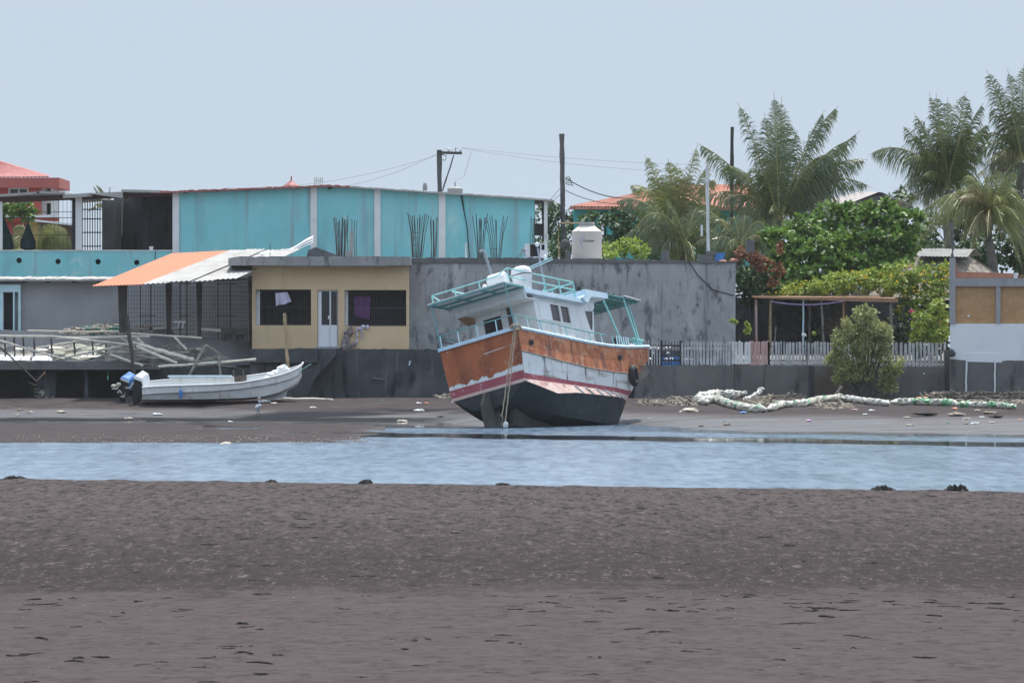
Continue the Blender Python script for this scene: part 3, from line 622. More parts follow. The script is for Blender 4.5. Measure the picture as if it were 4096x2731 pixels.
sheetcloth('hanging_cloth', MT['purple'], 'purple cloth hanging inside the right barred window of the ochre house', [(1416,1185),(1482,1188),(1478,1278),(1418,1262)], Yh+.5)
mb = MB(); R = random.Random(3)
for k in range(16): mb.blob(W(R.uniform(1376,1412),R.uniform(1315,1392),Yh-.1), (R.uniform(.06,.14),.06,R.uniform(.08,.2)), 7, 5, .35, R)
tag(mb.build('rag_bundle', MT['rag']), 'bundle of brown rags hanging against the ochre wall right of the door', 'rags')
mb = MB()
for a,b in (((1428,1310),(1427,1380)),((1447,1318),(1448,1352)),((1448,1318),(1428,1312))): mb.pole(W(*a,Yh-.05),W(*b,Yh-.05),.035,6,.02)
mb.blob(W(1453,1306,Yh-.05),(.09,.05,.07)); mb.blob(W(1470,1308,Yh-.05),(.06,.04,.09))
tag(mb.build('hanging_gear', MT['cloth']), 'pale cloths and straps hung from the right window sill of the ochre house', 'laundry')
# concrete plinth under the houses, stained dark by the tide
t = thing('sea_wall', 'dark tide stained concrete sea wall below the ochre house', 'wall', W(1500,1600,207.4))
mb = MB(); mb.ragged(1000,2600,1398,1625,207.4,209.4,4,16); mb.build('base', MT['concdark'], t)
mb = MB(); mb.prism([W(1000,1395,206.6),W(1345,1395,206.6),W(1345,1420,206.6),W(1255,1520,206.6),W(1215,1625,206.6),W(1000,1625,206.6)], (0,.79,0)); mb.build('buttress', MT['concdark'], t)
mb = MB(); mb.ragged(1000,1270,lambda x: pl([(1000,1402),(1080,1395),(1270,1393)],x),1450,206.4,207.35,3,18); mb.build('landing', MT['concdark'], t)
# ---- big grey concrete wall / flat roofed block
Yw = 210.; t = thing('grey_concrete_block', 'long grey streaked concrete wall of a flat roofed block behind the trawler', 'building', W(2200,1398,Yw))
wt = lambda x: pl([(1636,1032),(2100,1032),(2940,1048)],x)
mb = MB(); mb.ragged(1636,2942,wt,1402,Yw,Yw+.25,1.5,17); mb.build('wall', MT['conc'], t)
mb = MB(); mb.prism([W(1636,1036,Yw+.2),W(2942,1052,Yw+.2),W(2942,1400,Yw+.2),W(1636,1400,Yw+.2)], (0,9,0)); mb.build('flat_roof', MT['conclite'], t)
mb = MB(); mb.ragged(1634,2945,lambda x: wt(x)-1,1046+6,Yw-.05,Yw+.24,2.2,12); mb.build('coping', MT['concmid'], t)
mb = MB(); mb.ragged(1634,2950,1400,1625,207.9,209.9,3,20); mb.build('footing', MT['concdark'], t)
for i,(a,b,y0,y1,n,f) in enumerate([(1330,1395,868,1030,12,.5),(1378,1432,862,1030,5,.1),(1624,1712,855,1030,15,.55),(1724,1746,865,1030,7,.2),(1895,1948,860,1035,10,.6),(1936,2030,862,1035,9,.6),(2120,2140,860,1035,4,.1)]):
    rebar(t, a, b, y0, y1, Yw+.6, n, f, i)
MB().pbox(1399,1412,924,1028,Yw+.5,Yw+.65).build('stub_column', MT['slab'], t); MB().pbox(1384,1402,1003,1030,Yw+.4,Yw+.7).build('block', MT['slab'], t)
mb = MB(); mb.tube([W(1864,970,Yw+.5),W(1864,1034,Yw+.5)], .035, 8); mb.build('pipe', MT['whitedirty'], t)
mb = MB(); mb.tube([W(1080,972,Yh+1),W(1080,1028,Yh+1)], .012,5); mb.build('rebar', MT['rust'], t)
for a,b,y0,y1 in ((2648,2678,1000,1046),(2793,2852,1018,1046),(2826,2862,1004,1020),(2984,3018,962,1010),(2262,2284,1004,1034)):
    mb = MB(); mb.pbox(a,b,y0,y1,Yw+.3,Yw+.9); mb.build('block', MT['concmid'], t)
# roof clutter: things on their own
t = thing('old_cabinet', 'grey metal cabinet with two dark openings on the concrete roof', 'cabinet', W(2135,1030,Yw+1))
mb = MB(); mb.wall(2098,2190,974,1032,Yw+.8,Yw+1.4,[(2122,2160,978,1026),(2166,2178,978,1000)]); mb.build('frame', MT['bluegrey'], t)
for q in ((2120,2162,976,1028),(2164,2180,976,1002)): MB().pbox(*q,Yw+1.0,Yw+1.05).build('panel', M('slate_panel',(.035,.04,.055)), t)
mb = MB()
for a,b in (((2072,1026),(2094,998)),((2083,1028),(2088,995)),((2092,996),(2104,1028))): mb.pole(W(*a,Yw+.5),W(*b,Yw+.5),.02,5)
mb.blob(W(2100,1002,Yw+.5),(.05,.05,.05)); tag(mb.build('pipe_tangle', MT['wiregrey']), 'tangle of grey pipes standing left of the roof cabinet', 'pipes')
t = thing('water_tank', 'cream plastic water tank with a blue crescent print on the concrete roof', 'water tank', W(2347,1034,Yw+1.5))
c = W(2347,1034,Yw+1.5); s = (Yw+1.5)/FP
mb = MB(); r = 60*s; H = 107*s
mb.lathe(c, [(r*.99,0),(r,.03),(r,H-.02),(r*1.012,H-.015),(r*1.012,H+.01),(r*.98,H+.02),(r*.58,H+21*s),(r*.54,H+23*s),(.01,H+23*s)], 40); mb.build('body', MT['plastic'], t, smooth=True)
mb = MB(); mb.lathe(c, [(r*.52,H+23*s),(r*.54,H+26*s),(r*.53,H+35*s),(r*.5,H+38*s),(.01,H+38.5*s)], 24); mb.build('lid', MT['greysheet'], t, smooth=True)
def wrap(p): a_ = p[0]/r; return V((c.x+math.sin(a_)*(r+.006-p[1]), c.y-math.cos(a_)*(r+.006-p[1]), p[2]))
mb = MB(); pts_o = []; pts_i = []
for k in range(19):
    a_ = math.radians(75+k*11.5); th = .055*math.sin(math.pi*k/18)+.004
    pts_o.append((-.105+.20*math.cos(a_)*.75, 0, c.z+.60+.235*math.sin(a_))); pts_i.append((-.105+(.20-th)*math.cos(a_)*.75, 0, c.z+.60+(.235-th*.8)*math.sin(a_)))
n = len(pts_o); mb.add([wrap(p) for p in pts_o+pts_i], [(i,i+1,n+i+1,n+i) for i in range(n-1)]); mb.build('printed_crescent', MT['swirl'], t)
fc = bpy.data.curves.new('lettering','FONT'); fc.body = 'Cortour'; fc.size = .125; fc.align_x = 'CENTER'; fc.extrude = .002; fc.offset = .003
fo = bpy.data.objects.new('lettering_source', fc); COL.objects.link(fo); bpy.context.view_layer.update()
me = bpy.data.meshes.new_from_object(fo.evaluated_get(bpy.context.evaluated_depsgraph_get())); bpy.data.objects.remove(fo)
mb = MB(); mb.add([wrap((v.co.x*1.0+.075, -v.co.z, c.z+.615+v.co.y)) for v in me.vertices], [list(p.vertices) for p in me.polygons]); mb.build('lettering', MT['ink'], t)
mb = MB(); mb.tube([W(2238,1030,Yw+1),W(2233,960,Yw+1),W(2238,893,Yw+1),W(2320,893,Yw+1.2)], .03, 8); mb.blob(W(2272,892,Yw+1),(.07,.05,.06)); mb.build('inlet_pipe', MT['bamboo'], t)
t = thing('bird_perch_pole', 'slim white pole standing on the concrete wall left of the palms', 'pole', W(2832,1022,Yw+.6))
mb = MB(); mb.pole(W(2834,1022,Yw+.6),W(2829,668,Yw+.6),.06,8,.012); mb.build('pole', MT['whitedirty'], t)
mb = MB(); mb.tube([W(2807,900,Yw+.6),W(2807,945,Yw+.6)], .04, 8); tag(mb.build('pipe_stub', MT['bluegrey']), 'short pale pipe hanging beside the slim white pole', 'pipe')
mb = MB(); mb.prism([W(2856,1012,Yw+.4),W(2900,1010,Yw+.4),W(2895,1046,Yw+.4),W(2862,1046,Yw+.4)], (0,.4,0)); tag(mb.build('blue_crate', MT['blue']), 'blue plastic crate on top of the grey concrete wall', 'crate')
mb = MB(); R = random.Random(8)
for k in range(7): mb.blob(W(R.uniform(2880,2945),R.uniform(1036,1046),Yw+.3),(R.uniform(.1,.2),.15,.05),7,4,.3,R)
tag(mb.build('tile_pile', MT['tile']), 'small pile of broken red tiles at the right end of the grey wall', 'tiles')
# ---- poles and cables
Yp = 236.
t = thing('utility_pole', 'thick wooden utility pole with a crossarm above the turquoise roof', 'utility pole', W(1760,1100,Yp))
mb = MB(); mb.pole(W(1762,1100,Yp),W(1757,600,Yp),.10,10,.008,10); mb.build('post', MT['polewood'], t)
mb = MB(); mb.beam(W(1752,611,Yp-.1),W(1848,613,Yp-.1),.1,.11); mb.build('crossarm', MT['wooddark'], t)
mb = MB(); mb.pole(W(1815,622,Yp-.12),W(1770,765,Yp),.03,6,.01); mb.build('brace', MT['polewood'], t)
for x in (1794,1842):
    mb = MB(); b_ = W(x,608,Yp-.1); mb.lathe(b_, [(.02,0),(.05,.04),(.055,.09),(.03,.11),(.06,.13),(.02,.17)], 10); mb.build('insulator', MT['whiteplastic'], t)
mb = MB(); mb.tube([W(1823,607,Yp-.1),W(1823,590,Yp-.1)], .015, 5); mb.build('spike', MT['darkmetal'], t)
mb = MB(); mb.tube([W(1768,618,Yp-.1),W(1786,625,Yp-.1),W(1780,642,Yp-.1),W(1770,640,Yp-.1)], .02, 5); mb.build('bracket', MT['darkmetal'], t)
t = thing('utility_pole', 'tall bare wooden pole with cables tied halfway up, behind the water tank', 'utility pole', W(2252,1060,229.))
mb = MB(); mb.pole(W(2254,1060,229.),W(2247,536,229.),.10,10,.012,12); mb.build('post', MT['polewood'], t)
mb = MB()
for k in range(5): mb.tube([W(2262,712+k*6,228.8),W(2275+k*4,706+k*9,228.7),W(2284+k*2,722+k*6,228.7)], .015, 4)
mb.build('cable_loop', MT['wire'], t)
mb = MB(); mb.pole(W(2926,900,234.),W(2929,508,234.),.075,8,.01); tag(mb.build('utility_pole', MT['wooddark']), 'thin dark pole rising among the palm fronds', 'utility pole')
def sag(mb, a, b, s, r, n=12): a, b = V(a), V(b); mb.tube([a.lerp(b,i/n)-V((0,0,s*4*(i/n)*(1-i/n))) for i in range(n+1)], r, 4)
mb = MB(); sag(mb, W(1842,590,Yp-.1), W(900,752,262.), .5, .009); tag(mb.build('power_cable', MT['wiregrey']), 'upper bare cable running left from the crossarm pole', 'cable')
mb = MB(); sag(mb, W(1794,592,Yp-.1), W(1050,745,262.), .75, .009); tag(mb.build('power_cable', MT['wiregrey']), 'lower sagging cable running left from the crossarm pole', 'cable')
mb = MB(); sag(mb, W(1842,590,Yp-.1), W(2800,660,245.), .12, .008); tag(mb.build('power_cable', MT['wiregrey']), 'upper bare cable running right from the crossarm pole to the palms', 'cable')
mb = MB(); sag(mb, W(1842,592,Yp-.1), W(2700,688,245.), .15, .008); mb.tube([W(1886,606,Yp),W(1856,707,Yp),W(1818,724,Yp)], .007, 4); tag(mb.build('power_cable', MT['wiregrey']), 'lower bare cable running right from the crossarm pole to the palms', 'cable')
mb = MB(); sag(mb, W(2262,712,228.8), W(2640,770,244.), .5, .022); tag(mb.build('power_cable', MT['wire']), 'thick black cable from the bare pole down to the tiled roof', 'cable')
mb = MB(); sag(mb, W(2262,762,228.8), W(2480,815,244.), .15, .016); tag(mb.build('power_cable', MT['wire']), 'thin black cable from the bare pole to the tiled eave', 'cable')
mb = MB(); mb.tube([W(2244,750,229.),W(2200,800,223.)], .014, 4); mb.tube([W(2244,775,229.),W(2190,822,223.)], .012, 4); tag(mb.build('power_cable', MT['wire']), 'cable from the bare pole to the right end of the turquoise building', 'cable')
# distant roof furniture
mb = MB(); c = W(1165,744,250.); mb.lathe(c, [(.35,0),(.30,.05),(.06,.22),(.03,.24),(.03,.42),(.01,.45)], 10); tag(mb.build('roof_finial', MT['redroof']), 'pink roof finial just above the left half of the turquoise roof', 'finial')
mb = MB()
for x in (1258,1264,1272,1280,1288): mb.tube([W(x,742,252.),W(x+2,708+rnd.uniform(0,8),252.)], .012, 4)
for y in (712,722): mb.tube([W(1256,y,252.),W(1293,y+2,252.)], .012, 4)
tag(mb.build('grid_antenna', MT['wiregrey']), 'small wire grid antenna above the turquoise roof ridge', 'antenna')
mb = MB(); c = W(1700,762,245.); mb.lathe(c, [(.1,0),(.1,.2),(.06,.32),(.01,.36)], 10); tag(mb.build('vent_pipe', MT['wiregrey']), 'small grey vent pipe left of the crossarm pole', 'vent')
mb = MB(); c = W(1820,780,244.); mb.lathe(c, [(.33,0),(.33,.27),(.29,.31),(.05,.36),(.03,.37),(.03,.55),(.01,.56)], 16); tag(mb.build('roof_tank', MT['greysheet']), 'round grey tank top right of the crossarm pole', 'tank')
# ================================================================== pier, panga and shore clutter on the left
t = thing('concrete_pier', 'low concrete pier with dark open underside at far left', 'pier', W(250,1600,206.))
mb = MB(); mb.ragged(-500,640,lambda x: 1444 if x < 560 else 1470,1478,205.8,214.6,3,24); mb.build('deck', MT['concmid'], t)
mb = MB(); mb.ragged(540,1010,1470,1520,207.0,214.,3,20); mb.build('ramp', MT['concdark'], t)
for a,b,y in ((148,222,206.4),(338,352,206.2),(-60,-20,206.4)):
    mb = MB(); mb.pbox(a,b,1478,1625,y,y+.5); mb.build('support', MT['concdark'], t)
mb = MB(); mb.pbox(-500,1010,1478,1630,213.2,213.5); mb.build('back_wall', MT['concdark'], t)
mb = MB(); mb.ragged(-500,1015,lambda x: pl([(0,1320),(450,1335),(560,1400),(1015,1400)],x),1460,211.5,211.8,4,30); mb.build('rear_kerb', MT['conclite'], t)
t = thing('stick_railing', 'rickety railing of bleached poles along the pier deck', 'railing', W(250,1444,206.))
for a, b, Y, r in [((-200,1340),(215,1346),206.2,.045),((205,1345),(522,1379),206.2,.045),((225,1352),(600,1345),206.9,.038),((0,1362),(258,1436),206.0,.035),((245,1432),(535,1374),206.3,.045),((525,1333),(808,1352),207.2,.045),((110,1322),(480,1328),208.5,.03),((150,1390),(330,1360),207.8,.03),((260,1405),(400,1375),207.6,.03),((545,1410),(760,1408),207.8,.035),((-100,1412),(260,1420),207.,.03)]:
    mb = MB(); mb.pole(W(*a,Y),W(*b,Y),r,7,.012,8); mb.build('rail', MT['woodpale'], t)
for x, y0, y1, lean in [(20,1345,1442,1),(57,1348,1444,2),(92,1350,1425,3),(137,1352,1430,0),(205,1344,1432,2),(296,1368,1422,5),(370,1362,1420,2),(425,1366,1410,-2),(-40,1345,1445,0)]:
    mb = MB(); mb.pole(W(x,y0,206.3),W(x+lean,y1,206.3),.035,6,.01); mb.build('post', MT['wooddark'], t)
def pole1(lab, a, Ya, b, Yb, r, m, name='wooden_pole', cat='pole', wob=.014, group=None):
    mb = MB(); mb.pole(W(*a,Ya),W(*b,Yb),r,8,wob,8); return tag(mb.build(name, MT[m]), lab, cat, group)
pole1('thick bleached log sloping down to the right behind the outboard engines',(531,1371),205.6,(775,1440),205.6,.075,'woodpale','log','log')
pole1('bleached pole sloping down beneath the thick log behind the engines',(545,1386),205.5,(708,1452),205.5,.06,'woodpale')
pole1('short bleached branch lying low behind the blue engine',(440,1418),205.7,(572,1463),205.5,.05,'woodpale','branch','branch')
pole1('bleached prop leaning left of the bench',(696,1345),206.8,(746,1400),206.6,.045,'woodpale')
pole1('short bleached prop near the tall dark mooring post',(548,1352),206.4,(590,1392),206.4,.05,'woodpale')
pole1('thin dark pole slanting from the pier into the shadow below',(-20,1368),205.4,(145,1524),205.3,.03,'wooddark')
pole1('tall dark mooring post at the end of the pier',(508,1258),205.2,(537,1500),205.2,.065,'wooddark','mooring_post','post')
pole1('long bleached pole held level above the white skiff',(634,1466),205.2,(1024,1437),205.,.045,'woodpale')
pole1('brown bamboo pole standing behind the skiff bow',(1138,1253),205.,(1152,1470),204.6,.06,'bamboo','bamboo_pole','pole')
mb = MB(); mb.pole(W(820,1380,205.),W(755,1506,204.9),.055,7,.012); mb.pole(W(822,1380,205.),W(890,1422,205.2),.045,7,.012); mb.pole(W(873,1416,205.),W(883,1506,204.9),.045,7,.012)
tag(mb.build('pole_trestle', MT['wood']), 'trestle of rough grey poles standing behind the skiff', 'trestle')
# twigs and net heap on the pier
R = random.Random(21)
t = thing('brush_heap', 'long heap of dead branches and green net on the pier below the grey wall', 'brush', W(400,1330,209.))
mb = MB()
for k in range(140):
    px = R.uniform(250,620); top = pl([(250,1322),(460,1296),(470,1330),(520,1306),(600,1300),(630,1330)],px); py = R.uniform(top,1336); Y = R.uniform(208.6,210.2)
    a = W(px,py,Y); b = a+V((R.uniform(-.6,.6),R.uniform(-.4,.4),R.uniform(-.1,.14))); mb.tube([a,a.lerp(b,.5)+V((0,0,R.uniform(-.04,.06))),b], [R.uniform(.025,.05),.028,.012], 5)
mb.build('branches', MT['twig'], t)
mb = MB()
for k in range(12): mb.blob(W(R.uniform(330,470),R.uniform(1312,1335),209.2+R.uniform(-.3,.3)), (R.uniform(.1,.25),.15,R.uniform(.04,.09)), 8, 4, .35, R)
mb.build('net', MT['net'], t)
t = thing('brush_heap', 'low litter of pale sticks and boards strewn across the pier deck', 'brush', W(300,1436,207.))
mb = MB()
for k in range(150):
    px = R.uniform(-60,800); py = R.uniform(1378,1440); Y = R.uniform(206.6,210.); a = W(px,py,Y); b = a+V((R.uniform(-.7,.7),R.uniform(-.5,.5),R.uniform(-.12,.12))); mb.tube([a,b],[R.uniform(.02,.045),R.uniform(.012,.03)],5)
mb.build('sticks', MT['twig'], t)
for k in range(14):
    mb = MB(); a = W(R.uniform(0,560),R.uniform(1395,1436),R.uniform(206.5,209.)); mb.prism([a,a+V((R.uniform(.3,.8),0,R.uniform(-.03,.05))),a+V((R.uniform(.3,.8),.4,R.uniform(.0,.1))),a+V((0,.4,.08))],(0,0,.03)); mb.build('board', MT['woodpale'], t)
mb = MB()
for k in range(60):
    px = R.uniform(590,960); py = R.uniform(1425,1470); Y = R.uniform(206,208.); a = W(px,py,Y); b = a+V((R.uniform(-.6,.6),R.uniform(-.4,.4),R.uniform(-.08,.1))); mb.tube([a,b],[R.uniform(.015,.03),.012],5)
tag(mb.build('driftwood_heap', MT['twig']), 'scatter of driftwood sticks on the ramp behind the skiff', 'driftwood')
mb = MB(); mb.prism([W(-40,1426,206.2),W(120,1428,206.2),W(118,1440,206.),W(-40,1440,206.)],(0,1.2,.06)); tag(mb.build('white_board', MT['whiteplastic']), 'long white board lying on the pier deck at far left', 'board')
mb = MB(); mb.prism([W(128,1428,206.2),W(208,1432,206.2),W(206,1442,206.),W(128,1440,206.)],(0,1,.05)); tag(mb.build('white_board', MT['whiteplastic']), 'short white board on the pier deck right of the long one', 'board')
mb = MB(); a = W(240,1438,207.); rows = []
for i in range(9):
    for_ = []
    for j in range(5): for_.append(W(215+i*26,1432-j*13-(8*math.sin(i*1.1+j)),207.+j*.25))
    rows.append(for_)
mb.rings(rows, close=False, cap=False); rows2 = [[p+V((0,.02,-.015)) for p in r] for r in rows]; mb.rings(rows2, close=False, cap=False)
tag(mb.build('tarpaulin', M('pale_olive_tarp',(.26,.26,.21),(.36,.36,.32),2)), 'pale olive tarpaulin crumpled behind the pier railing', 'tarpaulin')
mb = MB()
for k in range(34):
    px = R.uniform(140,222); top = pl([(140,1530),(160,1560),(222,1600)],px); py = R.uniform(top,1606); a = W(px,py,205.8+R.uniform(-.3,.3)); b = a+V((R.uniform(-.3,.3),R.uniform(-.2,.2),R.uniform(-.15,.15))); mb.tube([a,b],[R.uniform(.015,.035),.01],5)
tag(mb.build('driftwood_heap', MT['driftwood']), 'heap of driftwood and rubbish under the pier beside its support', 'driftwood')
mb = MB(); mb.tube([W(146,1524,205.4),W(181,1488,205.4)], [.02,.03], 6); tag(mb.build('stick', MT['woodbrown']), 'short brown stick poking up in the shade under the pier', 'stick')
mb = MB(); mb.blob(W(431,1512,205.6),(.035,.03,.10)); mb.tube([W(432,1500,205.6),W(432,1480,205.9)],.006,4); tag(mb.build('green_bottle', MT['greenplastic']), 'green plastic bottle hanging under the pier edge', 'bottle')
t = thing('plank_bench', 'dark wooden bench against the low wall left of the ochre house', 'bench', W(938,1400,208.4))
mb = MB(); mb.pbox(884,992,1312,1332,208.2,208.6); mb.build('seat', MT['wooddark'], t)
for a,b in ((884,898),(930,944),(978,992)):
    mb = MB(); mb.pbox(a,b,1332,1364,208.22,208.58); mb.build('leg', MT['wooddark'], t)
mb = MB(); mb.ragged(895,985,1336,1366,208.7,209.,3,12); tag(mb.build('rubble_bags', MT['slab']), 'pale sacks stacked under the dark bench', 'sacks')
t = thing('plastic_stool', 'small white stool standing on the wall in front of the wire mesh', 'stool', W(720,1310,208.9))
mb = MB(); mb.pbox(694,742,1284,1290,208.8,209.2); mb.build('seat', MT['whiteplastic'], t)
for a,b in (((718,1290),(711,1311)),((735,1290),(727,1311))):
    mb = MB(); mb.beam(W(*a,208.9),W(*b,208.9),.04,.04); mb.build('leg', MT['whiteplastic'], t)
pole1('white plank lying along the low wall in front of the mesh',(612,1316),209.2,(735,1308),209.2,.05,'woodpale','plank','plank')
pole1('second pale plank on the low wall left of the bench',(805,1318),208.9,(885,1322),208.9,.06,'woodpale','plank','plank')
# ---- white open skiff with two outboards
t = thing('open_skiff', 'white open fishing skiff with two outboard engines on the mud below the pier', 'boat', W(850,1612,203.4))
Yn, Yf = 202.5, 204.3
st = [  # near gunwale px,py | strake py | chine py | keel py | beam fraction
 (574,1549,1578,1597,1603,.86),(650,1544,1572,1597,1604,.97),(760,1540,1568,1596,1604,1),(870,1537,1563,1594,1603,1),(970,1530,1554,1591,1600,.97),(1060,1515,1541,1583,1593,.88),(1120,1501,1529,1568,1579,.74),(1165,1486,1516,1545,1556,.54),(1192,1472,1503,1525,1535,.32),(1207,1459,1484,1500,1508,.12)]
def ring(s, inner=0):
    px, g, s1, ch, ke, bf = s; Ym = (Yn+Yf)/2; hb = (Yf-Yn)/2*bf; heel = .21*bf
    def P(py, k, fl, hh): p = W(px,py,Ym); return V((p.x, Ym+k*hb*fl, p.z+(heel if k > 0 else 0)*hh))
    if inner: return [P(g+1,-1,.93,1)+V((0,0,-.02)), P(ch-12,-.72,1,0), P(ch-12,.72,1,.25), P(g+1,1,.93,1)+V((0,0,-.02))]
    return [P(g,-1,1,1), P(s1,-1,.97,1), P(s1+1,-1,.94,1), P(ch,-.8,1,1), P(ke,0,1,0), P(ch,.8,1,.5), P(s1,1,.97,1), P(g,1,1,1)]
mb = MB(); mb.rings([ring(s) for s in st], close=False, cap=False); n = 8; mb.add(ring(st[0]), [tuple(range(8))])
mb.rings([ring(s,1) for s in st], close=False, cap=False); mb.build('hull', MT['boatwhite'], t)
mb = MB(); g0 = [ring(s)[0] for s in st]; g1 = [ring(s)[7] for s in st][::-1]; tip = W(1211,1457,(Yn+Yf)/2)
mb.tube(g0+[tip+V((0,-.08,.03)),tip+V((0,.1,.06))]+g1, .035, 8); mb.build('gunwale', MT['white'], t)
mb = MB(); mb.tube([ring(s)[1]+V((0,-.012,0)) for s in st], .014, 6); mb.build('rubbing_strake', MT['wood'], t)
mb = MB(); mb.prism([W(676,1506,203.),W(920,1506,203.),W(912,1540,203.),W(680,1543,203.)],(0,1.0,.0)); bx = mb.build('storage_box', MT['boatwhite'], t)
mb = MB(); mb.prism([W(670,1502,202.95),W(922,1502,202.95),W(921,1508,202.95),W(671,1508,202.95)],(0,1.1,.0)); mb.build('lid', MT['paleblue'], bx)
mb = MB(); mb.prism([W(918,1512,203.),W(936,1505,203.),W(938,1535,203.),W(914,1538,203.)],(0,.9,0)); mb.build('thwart', MT['whitedirty'], t)
mb = MB(); mb.tube([W(1204,1481,203.4),W(1228,1465,203.),W(1244,1455,202.8)], .014, 5); mb.build('bow_line', M('aqua_rope',(.25,.55,.55)), t)
mb = MB(); mb.blob(W(723,1575,202.42),(.07,.04,.17),8,6); mb.tube([W(721,1545,202.5),W(723,1560,202.42)],.012,5); mb.build('fender', MT['blue'], t)
mb = MB(); mb.prism([W(1050,1592,203.3),W(1140,1556,203.3),W(1150,1562,203.3),W(1142,1588,203.3),W(1075,1604,203.3)],(0,.08,0)); mb.build('skeg', MT['whitedirty'], t)
mb = MB(); R = random.Random(4)
for k in range(9): mb.blob(W(lerp(1068,1160,R.random()),0,203.2)+V((0,0,0)) if 0 else W(1068+k*10,pl([(1068,1512),(1158,1474)],1068+k*10)-R.uniform(-2,14),203.+R.uniform(0,.8)),(R.uniform(.08,.16),R.uniform(.1,.18),R.uniform(.07,.15)),8,6,.25,R)
tag(mb.build('plastic_bags', MT['whiteplastic']), 'heap of white plastic bags in the bow of the skiff', 'bags')
t2 = thing('fish_crate', 'dark brown open crate with two upright posts inside the skiff', 'crate', W(960,1535,203.3))
mb = MB(); mb.prism([W(936,1505,203.),W(985,1502,203.),W(984,1532,203.),W(942,1534,203.)],(0,.5,0)); mb.build('box', M('brown_crate',(.075,.06,.052),(.11,.09,.08),5), t2)
for x in (933,972):
    mb = MB(); mb.pole(W(x,1480,203.2),W(x+3,1508,203.2),.03,6); mb.build('post', M('brown_post',(.12,.10,.09)), t2)
def engine(lab, cowlm, sidem, dx, dy, Y):
    t = thing('outboard_engine', lab, 'outboard engine', W(540+dx,1612+dy,Y), 'outboard engines on the skiff transom')
    P = lambda x, y, d=0: W(x+dx, y+dy, Y+d)
    def loft(top, bot): 
        mb = MB(); mb.rings([top, bot]); return mb
    w = .34
    A_,B_,C_,D_ = P(536,1508),P(571,1484,.34),P(595,1498,.38),P(569,1521,.04)
    mb = MB(); mb.rings([[p+V((0,0,0)) for p in (A_,B_,C_,D_)],[p+V((.035,.10,-.20)) for p in (A_,B_,C_,D_)],[p.lerp((A_+B_+C_+D_)/4,.14)+V((.05,.16,-.36)) for p in (A_,B_,C_,D_)]]); c = mb.build('cowl', MT[sidem], t)
    cen = (A_+B_+C_+D_)/4; up_ = V((-.005,-.012,.02))
    mb = MB(); mb.rings([[p.lerp(cen,-.03) for p in (A_,B_,C_,D_)],[p.lerp(cen,-.03)+up_ for p in (A_,B_,C_,D_)],[p.lerp(cen,.25)+up_*2.6 for p in (A_,B_,C_,D_)]]); mb.build('cowl_sunlit_top', MT[cowlm], c)  # sunlit top face painted in a lighter cowl colour
    mb = MB(); mb.beam(A_+V((0,-.03,-.03)),D_+V((0,-.03,-.03)),.03,.06); mb.build('badge_strip', MT['whitedirty'], c)
    mb = MB(); mb.prism([P(538,1515,.04),P(566,1522,.04),P(569,1575,.04),P(558,1600,.04),P(534,1590,.04),P(528,1550,.04)],(0,w-.08,0)); mb.build('midsection', MT['black'], t)
    mb = MB(); mb.prism([P(532,1575,.1),P(558,1580,.1),P(560,1612,.1),P(548,1619,.1),P(530,1615,.1)],(0,.14,0)); mb.build('gearcase', MT['black'], t)
    mb = MB(); mb.tube([P(534,1530,.0),P(520,1552,.0),P(500,1551,0)], [.045,.035,.015], 8); mb.build('tilt_ram', MT['greysheet'], t)
engine('outboard engine with a pale ice blue cowl, nearer the hull','whiteplastic','bluegrey',0,0,203.1)
engine('outboard engine with a bright blue cowl, outermost on the transom','bluecowl','blue',-53,4,203.8)
mb = MB(); mb.blob(W(455,1544,203.3),(.10,.06,.065),9,6,.15); mb.blob(W(475,1537,203.3),(.09,.06,.065),9,6,.15); tag(mb.build('white_float', MT['tan']), 'pale lumpy float hung beside the blue engine', 'float')
mb = MB(); mb.tube([W(470,1572,203.3),W(478,1563,203.3),W(487,1573,203.3)],[.03,.05,.02],7); mb.prism([W(480,1584,203.3),W(497,1578,203.3),W(502,1566,203.3),W(498,1590,203.3),W(484,1588,203.3)],(0,.06,0)); tag(mb.build('propeller', MT['greysheet']), 'bare grey propeller tilted up behind the blue engine', 'propeller')
mb = MB(); mb.prism([W(502,1590,203.6),W(526,1582,203.6),W(524,1612,203.6),W(504,1612,203.6)],(0,.3,0)); tag(mb.build('jerrycan', MT['concmid']), 'grey jerrycan on the mud between the two engines', 'jerrycan')
# log, heron
mb = MB(); R = random.Random(2); pts = [W(1085+i*24.5, 1598+R.uniform(-3,3), 204.6) for i in range(11)]; mb.tube(pts,[.03]+[R.uniform(.045,.085) for _ in range(9)]+[.04],8)
tag(mb.build('driftwood_log', MT['woodpale']), 'long pale driftwood log on the mud right of the skiff bow', 'log')
g = ground_at(1030,1672); Yb = g.y
def HP(x, y, d=0): return W(x, y, Yb+d)
t = thing('heron', 'grey heron wading in the shallows below the skiff bow', 'bird', g)
mb = MB(); mb.tube([HP(1020,1636),HP(1026,1632),HP(1034,1626),HP(1040,1618),HP(1037,1608),HP(1032,1599),HP(1033,1593),HP(1037,1591),HP(1041,1593)],[.02,.075,.085,.06,.022,.018,.018,.032,.02],9); mb.build('body', MT['heron'], t, smooth=True)
mb = MB(); mb.tube([HP(1040,1593),HP(1048,1595.5)],[.014,.003],6); mb.build('beak', MT['beak'], t)
mb = MB(); mb.prism([HP(1034,1623,-.08),HP(1042,1630,-.08),HP(1030,1640,-.07),HP(1018,1642,-.05),HP(1024,1632,-.08)],(0,.02,0)); mb.build('wing', M('slate_wing',(.25,.27,.31)), t)
